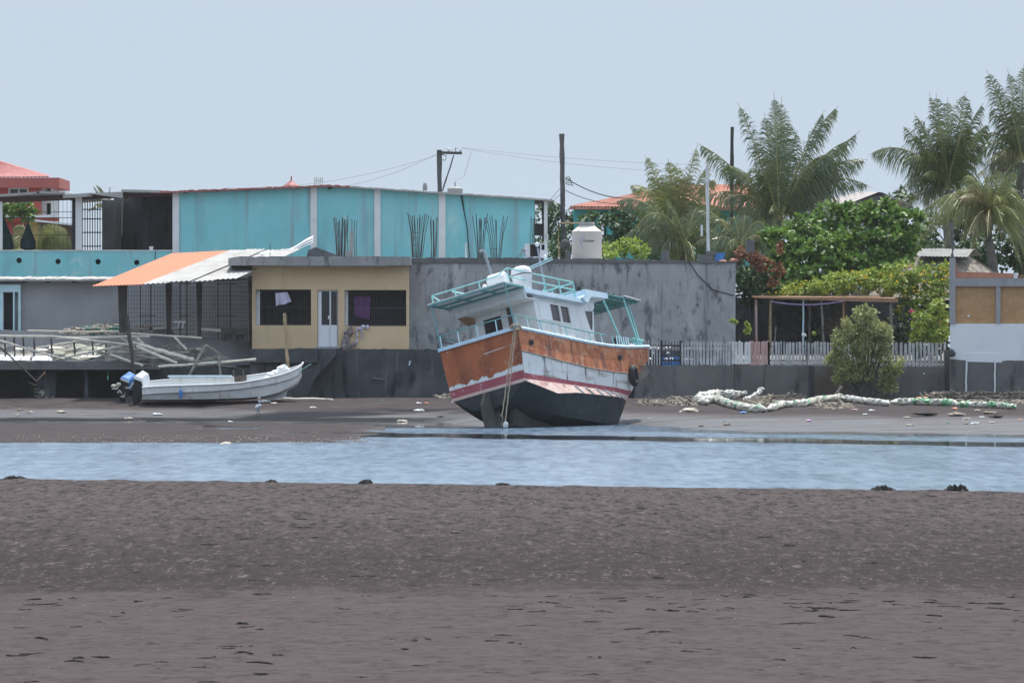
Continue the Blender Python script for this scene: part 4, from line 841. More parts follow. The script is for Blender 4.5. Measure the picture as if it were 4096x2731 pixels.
for a,b,c in (((1031,1638),(1027,1655),(1026,1674)),((1035,1637),(1037,1655),(1039,1675))):
    mb = MB(); mb.tube([HP(*a),HP(*b),HP(*c)],[.014,.009,.008],5); mb.build('leg', MT['darkmetal'], t)
mb = MB(); mb.prism([W(1638,1442,207.3),W(1644,1444,207.3),W(1638,1462,207.3),W(1634,1460,207.3)],(0,.02,0)); tag(mb.build('plastic_strip', MT['paleblue']), 'pale blue plastic strip caught on the dark sea wall', 'litter')
mb = MB(); mb.tube([W(1494,1512,207.3),W(1512,1516,207.25),W(1542,1516,207.3)],[.05,.035,.02],6); tag(mb.build('pale_bone_stick', MT['concmid']), 'short grey stick stuck on the dark sea wall', 'stick')
mb = MB(); mb.tube([W(2752,1040,Yw-.06),W(2790,1100,Yw-.04),W(2850,1158,Yw-.04),W(2935,1182,Yw-.04)],.018,5); tag(mb.build('loose_cable', MT['wire']), 'black cable curving down the right part of the grey concrete wall', 'cable')
# ================================================================== beached trawler
fx, lx = V((.483,.872,-.082)).normalized(), V((-.856,.451,-.2525)).normalized()
lx = (lx-fx*lx.dot(fx)).normalized(); ux = fx.cross(lx).normalized()
TO = W(2072,1312,178.)
BM = Matrix(((fx.x,lx.x,ux.x,TO.x),(fx.y,lx.y,ux.y,TO.y),(fx.z,lx.z,ux.z,TO.z),(0,0,0,1)))
def B(F_, L_, U_): return BM @ V((F_,L_,U_))
t = thing('trawler', 'beached orange and white wooden trawler heeling on the mud, stern towards the water', 'boat', TO, None)
t.matrix_world = BM; LOC[t.name] = V((0,0,0)); TW = t
LC = 1.45
stF = [0,.8,1.7,3,4.5,6,7.3,8.3,9.1,9.9,10.6,11.1]
T = dict(
 hr=[1.45,1.47,1.5,1.52,1.52,1.52,1.50,1.44,1.32,1.0,.50,.03], ur=[0,-.02,-.06,-.10,-.13,-.12,-.05,.05,.16,.30,.43,.52],
 uo=[-.74,-.78,-.84,-.92,-.98,-.98,-.92,-.84,-.72,-.58,-.44,-.36], uw=[-1.42,-1.44,-1.46,-1.47,-1.47,-1.46,-1.45,-1.38,-1.26,-1.10,-.95,-.85],
 hw=[1.36,1.38,1.40,1.42,1.42,1.40,1.30,1.12,.84,.50,.18,.03], us=[-1.60,-1.62,-1.62,-1.62,-1.61,-1.60,-1.58,-1.52,-1.42,-1.28,-1.15,-1.05],
 hs=[1.33,1.37,1.40,1.42,1.42,1.37,1.24,1.02,.72,.40,.13,.03], uc=[-1.66,-1.84,-2.02,-1.90,-1.84,-1.78,-1.72,-1.68,-1.60,-1.48,-1.36,-1.25],
 hc=[1.32,1.45,1.54,1.54,1.50,1.41,1.20,.94,.62,.32,.1,.03], ub=[-2.15,-2.32,-2.5,-2.6,-2.62,-2.62,-2.6,-2.5,-2.35,-2.1,-1.9,-1.7], hb=[.70,.85,1.0,1.08,1.10,1.04,.86,.64,.42,.22,.09,.03])
def sec(i):
    g = lambda k: T[k][i]
    h = [(g('hr'),g('ur')),(g('hr')*.985,lerp(g('ur'),g('uo'),.5)),(lerp(g('hr'),g('hw'),.25 if i < 7 else .45),g('uo')),(g('hw'),g('uw')),(g('hs'),g('us')),(g('hc'),g('uc')),(g('hb'),g('ub')),(.10,g('ub')-.12)]
    KS = (1,.95,.83,.765,.73,.70,.52,.50); F_ = stF[i]; fk = [F_ if F_ <= 6 else 6+(F_-6)*k for k in KS]      # raked stem
    return [V((f_,LC-w_,u_)) for f_,(w_,u_) in zip(fk,h)], [V((f_,LC+w_,u_)) for f_,(w_,u_) in zip(fk,h)]
S = [sec(i) for i in range(len(stF))]
def band(names, a, b, mat, nm):
    mb = MB()
    for side in (0,1): mb.rings([s[side][a:b+1] for s in S], close=False, cap=False)
    return mb.build(nm, mat, t, smooth=True)
band(0,0,2,MT['hullorange'],'upper_planking'); band(0,2,3,MT['hullwhite'],'middle_planking'); band(0,3,4,MT['hullred'],'boot_stripe'); band(0,4,5,MT['hullpink'],'lower_strake'); band(0,5,7,MT['hulldark'],'bottom')
for k in range(6):                                       # battens on the lower strake
    i = 3.4+k*.72; mb = MB(); j = max(q for q in range(len(stF)) if stF[q] <= i); u = (i-stF[j])/(stF[j+1]-stF[j])
    a = S[j][0][4].lerp(S[j+1][0][4],u); b = S[j][0][5].lerp(S[j+1][0][5],u)
    mb.beam(a+V((-.25,-.015,0)),b+V((.12,-.02,0)),.035,.035); mb.build('batten', MT['hullwhite'], t)
mb = MB(); mb.tube([s[0][2]+V((0,-.01,0)) for s in S], .022, 6); mb.build('rubbing_strake', MT['wood'], t)
# transom with a wavy peeling lower edge to the orange paint
def edge(L_): return -1.15+.14*noise.noise(V((L_*1.3,3,0)))+.10*noise.noise(V((L_*4.3,7,0)))+.06*noise.noise(V((L_*13,1,0)))-.11*(L_/2.9)+(.22 if L_ < .25 else 0)*0
def tw(side, u):
    h = [(1.45,0),(1.36,-1.42),(1.33,-1.60),(1.32,-1.66)]
    for (a,ua),(b,ub) in zip(h,h[1:]):
        if u >= ub: return lerp(a,b,(u-ua)/(ub-ua))
    return 1.32
def tstrip(f0, f1, mat, nm, n=60, F_=-.012, x=0):
    mb = MB(); pts = []
    for i in range(n+1):
        v = i/n*2-1; pts.append((V((F_,LC+v*tw(0,f0(v)),f0(v))), V((F_,LC+v*tw(0,f1(v)),f1(v)))))
    mb.add([p for q in pts for p in q]+[p+V((.06,0,0)) for q in pts for p in q], [(2*i,2*i+1,2*i+3,2*i+2) for i in range(n)]+[(2*(n+1)+2*i,2*(n+1)+2*i+2,2*(n+1)+2*i+3,2*(n+1)+2*i+1) for i in range(n)]+[(2*i+1,2*(n+1)+2*i+1,2*(n+1)+2*i+3,2*i+3) for i in range(n)])
    return mb.build(nm, mat, t)
tstrip(lambda v: 0, lambda v: -1.36, MT['hullwhite'], 'transom', F_=-.006)
tstrip(lambda v: 0, lambda v: edge(LC+v*1.4), M('transom_orange',(.30,.082,.032),(.37,.115,.045),1.2,.7,.3,12,stains=[((.17,.055,.03),1.6,(1,1,.5),.48,.66),((.42,.20,.10),2.6,(1,1,1),.58,.72),((.5,.40,.34),7,U1,.66,.72)]), 'transom_paint', 110, F_=-.014)
tstrip(lambda v: -1.34, lambda v: -1.60, MT['hullred'], 'transom_stripe', F_=-.011)
tstrip(lambda v: -1.59, lambda v: -1.70, MT['hullpink'], 'transom_foot', F_=-.008)
mb = MB(); mb.beam(V((-.02,.25,-.45)),V((-.02,1.35,-.50)),.012,.02); mb.build('scratch', MT['hullwhite'], t)
# stern post, keel, rudder
mb = MB(); mb.add([V((0,LC-1.32,-1.66)),V((0,LC-.70,-2.15)),V((0,LC,-2.27)),V((0,LC+.70,-2.15)),V((0,LC+1.32,-1.66))],[(0,1,2,3,4)]); mb.build('stern_bottom', MT['hulldark'], t)
mb = MB(); mb.prism([V((.25,LC-.09,-2.2)),V((.05,LC-.09,-2.9)),V((7.6,LC-.09,-2.9)),V((8.5,LC-.09,-2.3)),V((6,LC-.09,-2.4))],(0,.18,0)); mb.build('keel', MT['skeg'], t)
mb = MB(); mb.prism([V((-.28,LC-.05,-1.75)),V((-.02,LC-.05,-1.72)),V((.02,LC-.05,-2.95)),V((-.62,LC-.05,-2.9)),V((-.66,LC-.05,-2.2))],(0,.10,0)); mb.build('rudder', MT['skeg'], t)
mb = MB(); mb.prism([V((.6,LC-.55,-2.2)),V((.6,LC-.35,-2.85)),V((6.,LC-.35,-2.85)),V((6.,LC-.6,-2.25))],(0,.2,0)); mb.build('bilge_timber', MT['skeg'], t)
# cap rail, deck
mb = MB(); up = V((0,0,.02)); mb.tube([s[0][0]+up for s in S]+[s[1][0]+up for s in S[::-1]], .06, 6); mb.beam(V((-.02,-.02,.02)),V((-.02,2.92,.02)),.12,.11); mb.build('cap_rail', MT['skyblue'], t)
mb = MB(); mb.rings([[V((s[0][1].x,s[0][1].y+.03,-.52)),V((s[1][1].x,s[1][1].y-.03,-.52))] for s in S], close=False, cap=False); mb.build('deck', MT['whitedirty'], t)
for F_,L_,U_ in ((.62,-.04,-.42),(6.55,-.06,-.45),(8.15,.12,-.38)):
    mb = MB(); mb.lathe(V((F_,L_,U_)),[(.09,0),(.09,.06),(.05,.065),(.05,.01)],12,(0,-1,0)); mb.build('hawse_pipe', MT['darkmetal'], t)
# wheelhouse
C0, C1, L0, L1, CU = 2.1, 6.0, .36, 2.62, 1.34
mb = MB()
# aft wall with a doorway
for a,b,u0,u1 in ((L0,1.62,-.52,CU),(1.62,2.28,1.02,CU),(2.28,L1,-.52,CU)): mb.box(C0,C0+.06,a,b,u0,u1)
mb.build('aft_wall', MT['boatwhite'], t)
for sgn, y in ((0,L0),(1,L1-.06)):
    mb = MB(); w0,w1,v0,v1 = 3.15,4.45,.62,1.16
    for a,b,u0,u1 in ((C0+.06,w0,-.52,CU),(w0,w1,-.52,v0),(w0,w1,v1,CU),(w1,5.45,-.52,CU)): mb.box(a,b,y,y+.06,u0,u1)
    mb.prism([V((5.45,y,-.52)),V((6.05,y,-.52)),V((5.90,y,.35)),V((5.85,y,.5)),V((5.72,y,.55)),V((5.56,y,1.14)),V((5.52,y,CU)),V((5.45,y,CU))],(0,.06,0))
    mb.prism([V((5.56,y,1.14)),V((6.12,y,1.18)),V((6.3,y,CU)),V((6.35,y,1.62)),V((5.35,y,1.62)),V((5.52,y,CU))],(0,.06,0))
    mb.prism([V((5.85,y,.5)),V((5.90,y,.35)),V((6.0,y,.6)),V((6.2,y,1.18)),V((6.12,y,1.18)),V((5.98,y,.75))],(0,.06,0))
    mb.build('side_wall', MT['boatwhite'], t)
    yo = y-.02 if sgn == 0 else y+.04
    fr = MB()
    for a,b,u0,u1 in ((w0-.05,w1+.05,v1,v1+.05),(w0-.05,w1+.05,v0-.05,v0),(w0-.05,w0+.02,v0,v1),(w1-.02,w1+.05,v0,v1),(3.76,3.86,v0,v1)): fr.box(a,b,yo,yo+.05,u0,u1)
    f = fr.build('window', MT['white'], t)
    mb = MB(); mb.box(w0,w1,y+.03,y+.04,v0,v1); mb.build('pane', M('plum_glass',(.045,.03,.04),rough=.2), f)
    mb = MB(); mb.add([V((5.56,y+.03,1.14)),V((6.12,y+.03,1.18)),V((5.98,y+.03,.75)),V((5.85,y+.03,.5)),V((5.72,y+.03,.55))],[(0,1,2,3,4)]); mb.build('quarter_pane', M('plum_glass',(.045,.03,.04),rough=.2), t)
for q in ((2.42,3.1,L0-.022,L0-.002,.60,1.19),(4.62,4.66,L0-.02,L0,-.5,1.3),(2.38,2.41,L0-.02,L0,-.5,1.3),(5.2,5.24,L0-.02,L0,-.5,1.3)): MB().box(*q).build('trim_panel', MT['bluegrey'], t)
mb = MB(); mb.prism([V((6.0,L0+.06,-.52)),V((5.9,L0+.06,.4)),V((6.3,L0+.06,1.62)),V((6.3,L1-.06,1.62)),V((5.9,L1-.06,.4)),V((6.0,L1-.06,-.52))][:3]+[V((6.24,L0+.06,1.62)),V((5.84,L0+.06,.4)),V((5.94,L0+.06,-.52))],(0,L1-L0-.12,0)); mb.build('front_wall', MT['boatwhite'], t)
mb = MB(); mb.box(C0+.1,5.8,L0+.1,L1-.1,-.50,-.46); mb.box(3.6,3.65,L0+.1,L1-.1,-.5,1.3); mb.build('cabin_floor', MT['wooddark'], t)
mb = MB(); mb.box(C0+.02,C0+.05,1.66,2.24,-.4,1.0); d = mb.build('door', M('dark_plum_door',(.03,.022,.028),(.05,.035,.04),3), t)
mb = MB(); mb.box(C0-.06,C0-.01,1.20,1.34,.1,1.25); mb.build('ladder', M('rusty_ladder',(.085,.05,.045),(.13,.09,.085),6), t)
# roofs
mb = MB(); mb.box(1.32,5.45,.18,2.8,CU,CU+.15); mb.build('roof', MT['skyblue'], t)
mb = MB(); mb.prism([V((1.28,.2,1.53)),V((1.28,.2,1.30)),V((1.34,.2,1.18)),V((1.34,2.82,1.18)),V((1.28,2.82,1.30)),V((1.28,2.82,1.53))][:3]+[V((1.40,.2,1.18)),V((1.36,.2,1.53))],(0,2.62,0)); mb.build('fascia', MT['boatwhite'], t)
mb = MB(); mb.box(1.41,2.09,.25,2.75,1.18,1.22); mb.build('soffit', MT['boatwhite'], t)
mb = MB(); mb.prism([V((1.5,2.55,1.17)),V((2.1,2.55,1.17)),V((2.1,2.55,.98))],(0,.3,0)); mb.build('bracket_board', MT['woodbrown'], t)
mb = MB(); mb.box(.02,1.36,.18,3.05,1.55,1.585); mb.build('overhang', MT['boatwhite'], t)
mb = MB()
for L_ in (.2,1.1,2.05,3.0): mb.beam(V((.04,L_,1.52)),V((1.28,L_,1.52)),.05,.06)
for F_ in (.06,.66,1.24): mb.beam(V((F_,.2,1.52)),V((F_,3.03,1.52)),.05,.055)
mb.build('overhang_frame', MT['mintdark'], t)
mb = MB(); mb.prism([V((5.1,.12,1.50)),V((5.35,.12,1.62)),V((5.4,.12,1.80)),V((6.95,.12,1.80)),V((6.95,.12,1.62)),V((5.75,.12,1.58)),V((5.45,.12,1.36)),V((5.3,.12,1.36))],(0,2.75,0)); mb.build('visor', MT['skyblue'], t)
# railings
def rail(nm, paths, r, m='mint'):
    mb = MB()
    for p in paths: mb.tube([V(q) for q in p], r, 6)
    return mb.build(nm, MT[m], t)
TR, MR = 2.02, 1.76
rail('roof_railing', [[(.25,2.95,1.86),(.25,.55,1.86)],[(.25,.55,1.86),(.6,.3,2.10),(5.0,.3,TR+.02)],[(.6,.3,2.10),(.6,.3,1.5)],[(.6,.3,1.82),(5.0,.3,MR+.02)],[(5.,.3,TR),(5.,.3,1.4)],[(5.,.3,TR),(5.,2.7,TR)],[(5.,.3,MR),(5.,2.7,MR)],[(5.,2.7,TR),(5.,2.7,1.4)],[(5.,2.7,TR),(1.2,2.7,TR)],[(3.2,2.7,MR),(5.,2.7,MR)],[(3.2,2.7,TR),(3.2,2.7,1.4)],[(4.1,2.7,TR),(4.1,2.7,1.4)],[(3.0,.3,TR+.03),(3.0,.3,1.45)],[(4.0,.3,TR+.02),(4.0,.3,1.45)],[(2.,.3,TR+.05),(2.,.3,1.45)],
   [(.25,2.95,1.86),(.25,2.95,1.57)],[(.25,2.1,1.86),(.25,2.1,1.57)],[(.25,1.2,1.86),(.25,1.2,1.57)],[(.25,2.95,1.86),(1.3,2.95,1.58)],[(5.,1.1,TR),(5.,1.1,1.4)],[(5.,1.9,TR),(5.,1.9,1.4)],[(2.9,.3,1.62),(5.0,1.6,1.9)]], .022)
gr = [(s[0][0].x, s[0][0].y+.05, s[0][0].z+.46-.012*s[0][0].x) for s in S if s[0][0].x < 7]; gl = [(s[1][0].x, s[1][0].y-.05, s[1][0].z+.46) for s in S if s[0][0].x < 7]
rail('guard_rail', [gr, gl, [(0.02,.02,.46),(.02,1.45,.47),(.02,2.88,.47)]], .02, 'mintdark')
for k,(F_) in enumerate((.05,.75,1.55,2.4,3.2,4.0,4.8,5.6,6.4)):
    j = max(q for q in range(len(stF)) if stF[q] <= F_); u = (F_-stF[j])/(stF[j+1]-stF[j])
    p = S[j][0][0].lerp(S[j+1][0][0],u); rail('stanchion', [[p+V((0,.02,0)),p+V((.03,.06,.45-.012*F_))]], .02, 'paleblue' if k%2 else 'mint')
    p = S[j][1][0].lerp(S[j+1][1][0],u)
    if k < 4: rail('stanchion', [[p+V((0,-.02,0)),p+V((0,-.05,.45))]], .018, 'mintdark')
for L_ in (.75,1.45,2.15,2.8): rail('stanchion', [[(.0,L_,0.03),(.02,L_,.47)]], .02, 'paleblue')
rail('roof_post', [[(.1,.22,1.5),(.03,.12,.05)]], .022, 'mintdark'); rail('roof_post', [[(.1,2.95,1.5),(.04,2.86,.05)]], .022, 'mintdark')
rail('stern_brace', [[(.03,2.85,.3),(.03,2.2,.03)]], .018, 'darkmetal')
# bow awning
mb = MB(); mb.box(7.15,9.6,.35,2.9,1.85,1.885); aw = mb.build('awning', MT['mintdark'], t)
mb = MB()
for k in range(9): mb.beam(V((7.05+k*.32,.3,1.83)),V((7.05+k*.32,2.92,1.83)),.04,.05)
for L_ in (.5,1.1,1.8,2.5): mb.beam(V((7.1,L_,1.80)),V((9.65,L_,1.80)),.05,.05)
mb.build('slats', MT['mintdark'], aw)
mb = MB(); mb.beam(V((7.1,.42,1.89)),V((7.75,.42,1.89)),.05,.03); mb.beam(V((8.5,.32,1.90)),V((9.7,.36,1.86)),.09,.03); mb.build('edge_trim', MT['white'], aw)
for p,q,r_ in (((7.25,.5,1.85),(7.5,.15,-.05),.035),((8.6,.4,1.85),(8.8,.25,.1),.035),((9.3,.6,1.8),(9.15,.35,.15),.032),((7.25,2.5,1.85),(7.4,2.6,-.1),.03)): rail('awning_post', [[p,q]], r_)
mb = MB(); mb.blob(V((8.55,.8,2.02)),(.14,.14,.12),9,6,.2); mb.build('dark_lamp', MT['black'], t)
mb = MB(); mb.blob(V((5.75,.5,1.93)),(.08,.08,.14),8,6,.2); mb.build('dark_lamp', MT['black'], t)
mb = MB(); mb.blob(V((6.05,.5,1.84)),(.22,.14,.09),9,6,.2); mb.build('green_cover', MT['net'], t)
for k in range(6): rail('bulwark_bar', [[(6.78+k*.16,.03,-.03),(6.9+k*.16,.07,.35)]], .022, 'paleblue')
mb = MB(); mb.box(8.75,9.45,.42,.48,.14,.46); mb.box(8.7,9.5,.38,.52,.459,.52); mb.build('bow_panel', MT['mint'], t)
mb = MB(); mb.prism([V((7.8,.3,-.1)),V((8.05,.3,-.1)),V((8.0,.3,.35)),V((7.86,.3,.5)),V((7.7,.3,.45))],(0,.3,0)); mb.build('winch', M('winch_rust',(.04,.03,.028),(.07,.05,.045),6), t)
for F_ in (8.2,8.36):
    mb = MB(); mb.blob(V((F_,.25,.12)),(.07,.07,.12),8,6); mb.build('bollard', MT['white'], t)
# masts
mb = MB(); mb.tube([V((1.0,1.05,1.58)),V((1.0,1.12,2.3)),V((1.0,1.19,2.9)),V((.97,1.24,2.97)),V((.9,1.3,2.94))],[.05,.048,.045,.045,.04],8); mb.build('exhaust_pipe', M('grey_pipe',(.26,.28,.31)), t)
mb = MB(); mb.tube([V((5.1,1.4,1.45)),V((5.15,1.4,3.5))],.034,8); ms = mb.build('mast', M('grey_mast',(.30,.32,.35)), t)
mb = MB(); mb.beam(V((5.06,2.0,2.86)),V((5.06,.9,2.98)),.035,.025); mb.beam(V((5.06,2.0,2.93)),V((5.06,.9,3.05)),.03,.025); mb.build('strip_light', MT['paleblue'], ms)
for F_,L_,U_ in ((5.15,1.4,3.55),(5.2,1.22,3.08)):
    mb = MB(); mb.lathe(V((F_,L_,U_)),[(.04,0),(.06,.03),(.055,.11),(.03,.14),(.01,.145)],12); mb.build('lamp', MT['whiteplastic'], ms)
# things aboard and alongside
def boatthing(nm, lab, cat, F_, L_, U_, group=None):
    o = thing(nm, lab, cat, (0,0,0), group); o.matrix_world = BM @ Matrix.Translation((F_,L_,U_)); LOC[o.name] = V((F_,L_,U_)); return o
o = boatthing('water_barrel', 'large white barrel strapped to the trawler roof', 'barrel', 1.9,.5,1.5, 'white barrels on the trawler roof')
mb = MB(); mb.lathe(V((1.9,.5,1.49)),[(.19,0),(.23,.03),(.31,.38),(.335,.52),(.33,.66),(.29,.76),(.18,.82),(.01,.84)],26); mb.build('drum', MT['whiteplastic'], o, smooth=True)
mb = MB(); mb.lathe(V((1.9,.5,1.49)),[(.333,.52),(.342,.53),(.342,.55),(.333,.56)],26); mb.build('strap', MT['concmid'], o)
o = boatthing('water_barrel', 'smaller white barrel lying half hidden behind the trawler roof edge', 'barrel', .95,.9,1.6, 'white barrels on the trawler roof')
mb = MB(); mb.rings([[V((.95+.25*math.cos(q)*k_,.9+a_*.8,1.86+.25*math.sin(q)*k_)) for q in [2*math.pi*j/20 for j in range(20)]] for a_,k_ in ((-.42,.01),(-.42,.8),(-.36,1),(.3,1),(.36,.8),(.36,.01))]); mb.build('drum', MT['whiteplastic'], o, smooth=True)
mb = MB(); mb.blob(V((.95,1.38,1.74)),(.12,.09,.15),9,6); mb.build('handle', MT['whiteplastic'], o)
c = B(7.35,-.05,-1.0); mb = MB(); ax = (BM.to_3x3() @ V((.12,-1,-.1))).normalized(); e1 = (BM.to_3x3() @ V((1,0,0))).normalized(); e1 = (e1-ax*e1.dot(ax)).normalized(); e2 = ax.cross(e1)
mb.rings([[c+(e1*math.cos(q)*.72+e2*math.sin(q)*1.0)*(.255+.105*math.cos(p_))+ax*.11*math.sin(p_) for p_ in [2*math.pi*j/10 for j in range(10)]] for q in [2*math.pi*i/28 for i in range(29)]], cap=False)
tag(mb.build('tyre', MT['rubber'], smooth=True), 'black tyre hung as a fender on the trawler side', 'tyre')
mb = MB(); mb.tube([B(7.3,.0,-.05),B(7.35,-.03,-.7)],.012,5); tag(mb.build('fender_rope', MT['rope']), 'short rope holding the tyre on the trawler side', 'rope')
gA = W(1984,1706,176.6)
for lab, top, bot in (('left strand of tan mooring rope hanging from the trawler stern corner', B(-.1,.08,.02), W(2008,1662,177.)),('right strand of tan mooring rope reaching the white float below the trawler', B(-.1,.02,.0), W(2020,1694,176.8))):
    mb = MB(); n = 22; pts = [top.lerp(bot,i/n)+V((.008*math.sin(i*1.9+top.x*9),0,-.03*math.sin(math.pi*i/n))) for i in range(n+1)]; mb.tube(pts,.02,6)
    if 'left' in lab: mb.tube([B(-.12,.2,.05),B(-.18,.06,.1),B(-.1,-.1,.05),B(.05,-.12,-.02),B(-.12,.05,-.05)],.05,6); mb.tube([bot,bot+V((-.06,0,.03)),bot+V((.03,0,-.06)),bot+V((-.02,0,-.3))],.02,5)
    tag(mb.build('mooring_rope', MT['rope']), lab, 'rope', 'mooring rope strands at the trawler stern')
mb = MB(); mb.lathe(W(2021,1712,176.7),[(.02,0),(.07,.03),(.085,.09),(.07,.17),(.03,.21),(.01,.22)],14,(.1,0,1)); tag(mb.build('mooring_float', MT['whitedirty'], smooth=True), 'white oval float at the foot of the trawler mooring rope', 'float')
# ================================================================== walls, fence and huts on the right
t = thing('retaining_wall', 'long stained grey retaining wall below the picket fence', 'wall', W(3100,1595,206.))
mb = MB(); mb.ragged(2540,3250,1462,1640,206.,206.4,1.5,22); mb.build('left_bay', MT['concmid'], t)
mb = MB(); mb.ragged(3250,3560,1464,1640,205.96,206.4,1.5,22); mb.build('middle_bay', MT['concbrown'], t)
mb = MB(); mb.ragged(3560,3800,1468,1640,205.98,206.4,1.5,22); mb.build('right_bay', MT['concmid'], t)
MB().pbox(3236,3252,1464,1640,205.85,206.05).build('pilaster', MT['concdark'], t); MB().pbox(3780,3806,1400,1640,205.9,206.3).build('pilaster', MT['concdark'], t)
mb = MB(); mb.blob(W(3696,1494,205.95),(.035,.03,.03)); mb.build('drain_pipe', MT['white'], t)
for x,lean in ((2938,0),(3062,-14)):
    mb = MB(); mb.pole(W(x,1462,205.8),W(x+lean,1612,205.5),.018,5,.008); mb.build('hanging_line', MT['wire'], t)
t = thing('picket_fence', 'weathered grey and white picket fence on top of the retaining wall', 'fence', W(3180,1462,206.2))
R = random.Random(31)
def pickets(nm, m, a, b, gap, wmin, wmax, y0, y1, Y=206.2):
    mb = MB(); x = a
    while x < b:
        w_ = R.uniform(wmin,wmax); tp = y0+R.uniform(-4,4); ln = R.uniform(-2,2)
        mb.prism([W(x,y1+R.uniform(-2,2),Y),W(x+w_,y1+R.uniform(-2,2),Y),W(x+w_+ln-R.uniform(0,2),tp,Y),W(x+w_*.5+ln,tp-R.uniform(0,3),Y),W(x+ln,tp+R.uniform(0,3),Y)],(0,R.uniform(.03,.06),0)); x += w_+R.uniform(*gap)
    return mb.build(nm, MT[m], t)
pickets('picket_row','greyrail',2545,2642,(5,8),4,6,1362,1460)
pickets('picket_row','darkmetal',2646,2722,(7,11),3,4,1364,1460)
pickets('picket_row','greyrail',2726,2950,(1.5,5),7,12,1366,1460)
pickets('picket_row','whitedirty',2926,2992,(1,3),9,14,1366,1455,206.14)
pickets('picket_row','pinkrail',2996,3068,(.5,2),12,18,1366,1460)
pickets('picket_row','greyrail',3072,3330,(1.5,5),6,12,1368,1461)
pickets('picket_row','greyrail',3330,3785,(3,6),9,13,1371,1465)
mb = MB()
for y in (1382,1440): mb.beam(W(2545,y,206.3),W(3785,y+6,206.3),.04,.06)
mb.build('cross_rail', MT['wooddark'], t)
for x in (2644,2724,3070,3232,3510,3782):
    mb = MB(); mb.pbox(x-6,x+6,1362,1466,206.26,206.36); mb.build('post', MT['wooddark'], t)
for i,(x,y) in enumerate([(2604,1393),(2618,1390),(2632,1394),(2664,1392),(2680,1390),(2752,1394),(2672,1412),(2612,1412),(2590,1411),(2664,1440),(2685,1438),(2742,1440),(2765,1440),(2600,1440)]):
    mb = MB(); mb.blob(W(x,y,207.),(.06,.06,.05) if y < 1420 else (.08,.08,.085),9,6); tag(mb.build('net_float', MT['whiteplastic'], smooth=True), 'round white net float glimpsed between the fence pickets', 'float', 'white net floats behind the picket fence')
mb = MB(); mb.prism([W(2640,1430,207.3),W(2724,1426,207.3),W(2724,1464,207.3),W(2640,1464,207.3)],(0,.4,0)); tag(mb.build('blue_tub', MT['blue']), 'blue tub behind the dark barred part of the fence', 'tub')
# dark wall at the back of the yard
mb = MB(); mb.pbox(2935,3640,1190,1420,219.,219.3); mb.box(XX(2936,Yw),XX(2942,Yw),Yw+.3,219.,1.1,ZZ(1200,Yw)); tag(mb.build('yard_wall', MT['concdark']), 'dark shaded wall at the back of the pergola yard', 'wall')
t = thing('pergola', 'flat brown plank pergola roof on thin mismatched poles', 'pergola', W(3300,1400,212.))
mb = MB(); mb.prism([W(3015,1186,211.),W(3480,1190,211.),W(3592,1193,211.),W(3592,1209,211.),W(3480,1207,211.),W(3015,1192,211.)],(0,.06,0)); mb.prism([W(3010,1186,211.1),W(3585,1193,211.1),W(3585,1197,211.1),W(3010,1190,211.1)],(0,6,.15)); mb.build('roof', MT['woodbrown'], t)
for x,m,r_,x2 in ((3024,'pinkrail',.05,3026),(3082,'bamboo',.055,3080),(3213,'paleblue',.035,3213),(3240,'wooddark',.05,3236),(3374,'woodbrown',.05,3374),(3560,'wood',.05,3570),(3285,'wood',.04,3296)):
    mb = MB(); mb.pole(W(x,1196,211.3),W(x2,1415,211.3),r_,7,.008); mb.build('post', MT[m], t)
mb = MB(); sag(mb, W(3085,1206,211.),W(3376,1204,211.),.13,.022); mb.build('streamer', M('lilac_streamer',(.30,.18,.40),(.40,.32,.46),6), t)
mb = MB(); mb.pole(W(3098,1380,209.),W(3104,1305,209.),.02,5,.01); tag(mb.build('stick', MT['wood']), 'thin bare stick standing behind the fence in the pergola yard', 'stick')
for i,(x,y,m) in enumerate(((3216,1340,'white'),(3256,1334,'leafvine'))):
    mb = MB(); mb.blob(W(x,y,209.5),(.09,.06,.08),8,5,.2); tag(mb.build('yard_pot', MT[m]), ('small white pot beside the blue pergola pole','small pale green bucket right of the blue pergola pole')[i], 'pot')
def thatchcone(name, lab, apex, half, ybot, Y, depth, cat, topw=0, seed=0):
    R = random.Random(seed); t = thing(name, lab, cat, W(apex[0],1420,Y))
    mb = MB(); c = W(apex[0],apex[1],Y); zb = ZZ(ybot,Y); k = Y/FP
    n = 26; rings = []
    for j in range(7):
        u = j/6; rings.append([V((c.x+(topw*k*(1-u)*.5*(1 if math.cos(q)>0 else -1)*abs(math.cos(q))**.5)+half*k*u**1.0*math.cos(q)*(1+R.uniform(-.03,.03)), Y+depth*(u*.9+.1)*math.sin(q)*(1+R.uniform(-.03,.03)), lerp(c.z,zb,u**.85)+R.uniform(-.03,.03))) for q in [2*math.pi*i/n for i in range(n)]])
    mb.rings(rings)
    for i in range(900):
        q = R.uniform(0,2*math.pi); u = R.uniform(.05,1.02); f = 1.02
        p = V((c.x+topw*k*(1-u)*.5*math.cos(q)+half*k*u*math.cos(q)*f, Y+depth*(u*.9+.1)*math.sin(q)*f, lerp(c.z,zb,u**.85)+.02))
        u2 = u+R.uniform(.06,.14); p2 = V((c.x+topw*k*(1-u2)*.5*math.cos(q)+half*k*u2*math.cos(q)*f+R.uniform(-.06,.06), Y+depth*(u2*.9+.1)*math.sin(q)*f, lerp(c.z,zb,min(u2,1)**.85)-max(0,u2-1)*1.2+R.uniform(-.01,.05)))
        s_ = V((R.uniform(.02,.05),R.uniform(-.02,.02),R.uniform(0,.03))); mb.add([p-s_,p+s_,p2],[(0,1,2)])
    mb.build('thatch', MT['thatch'], t, recalc=False); return t
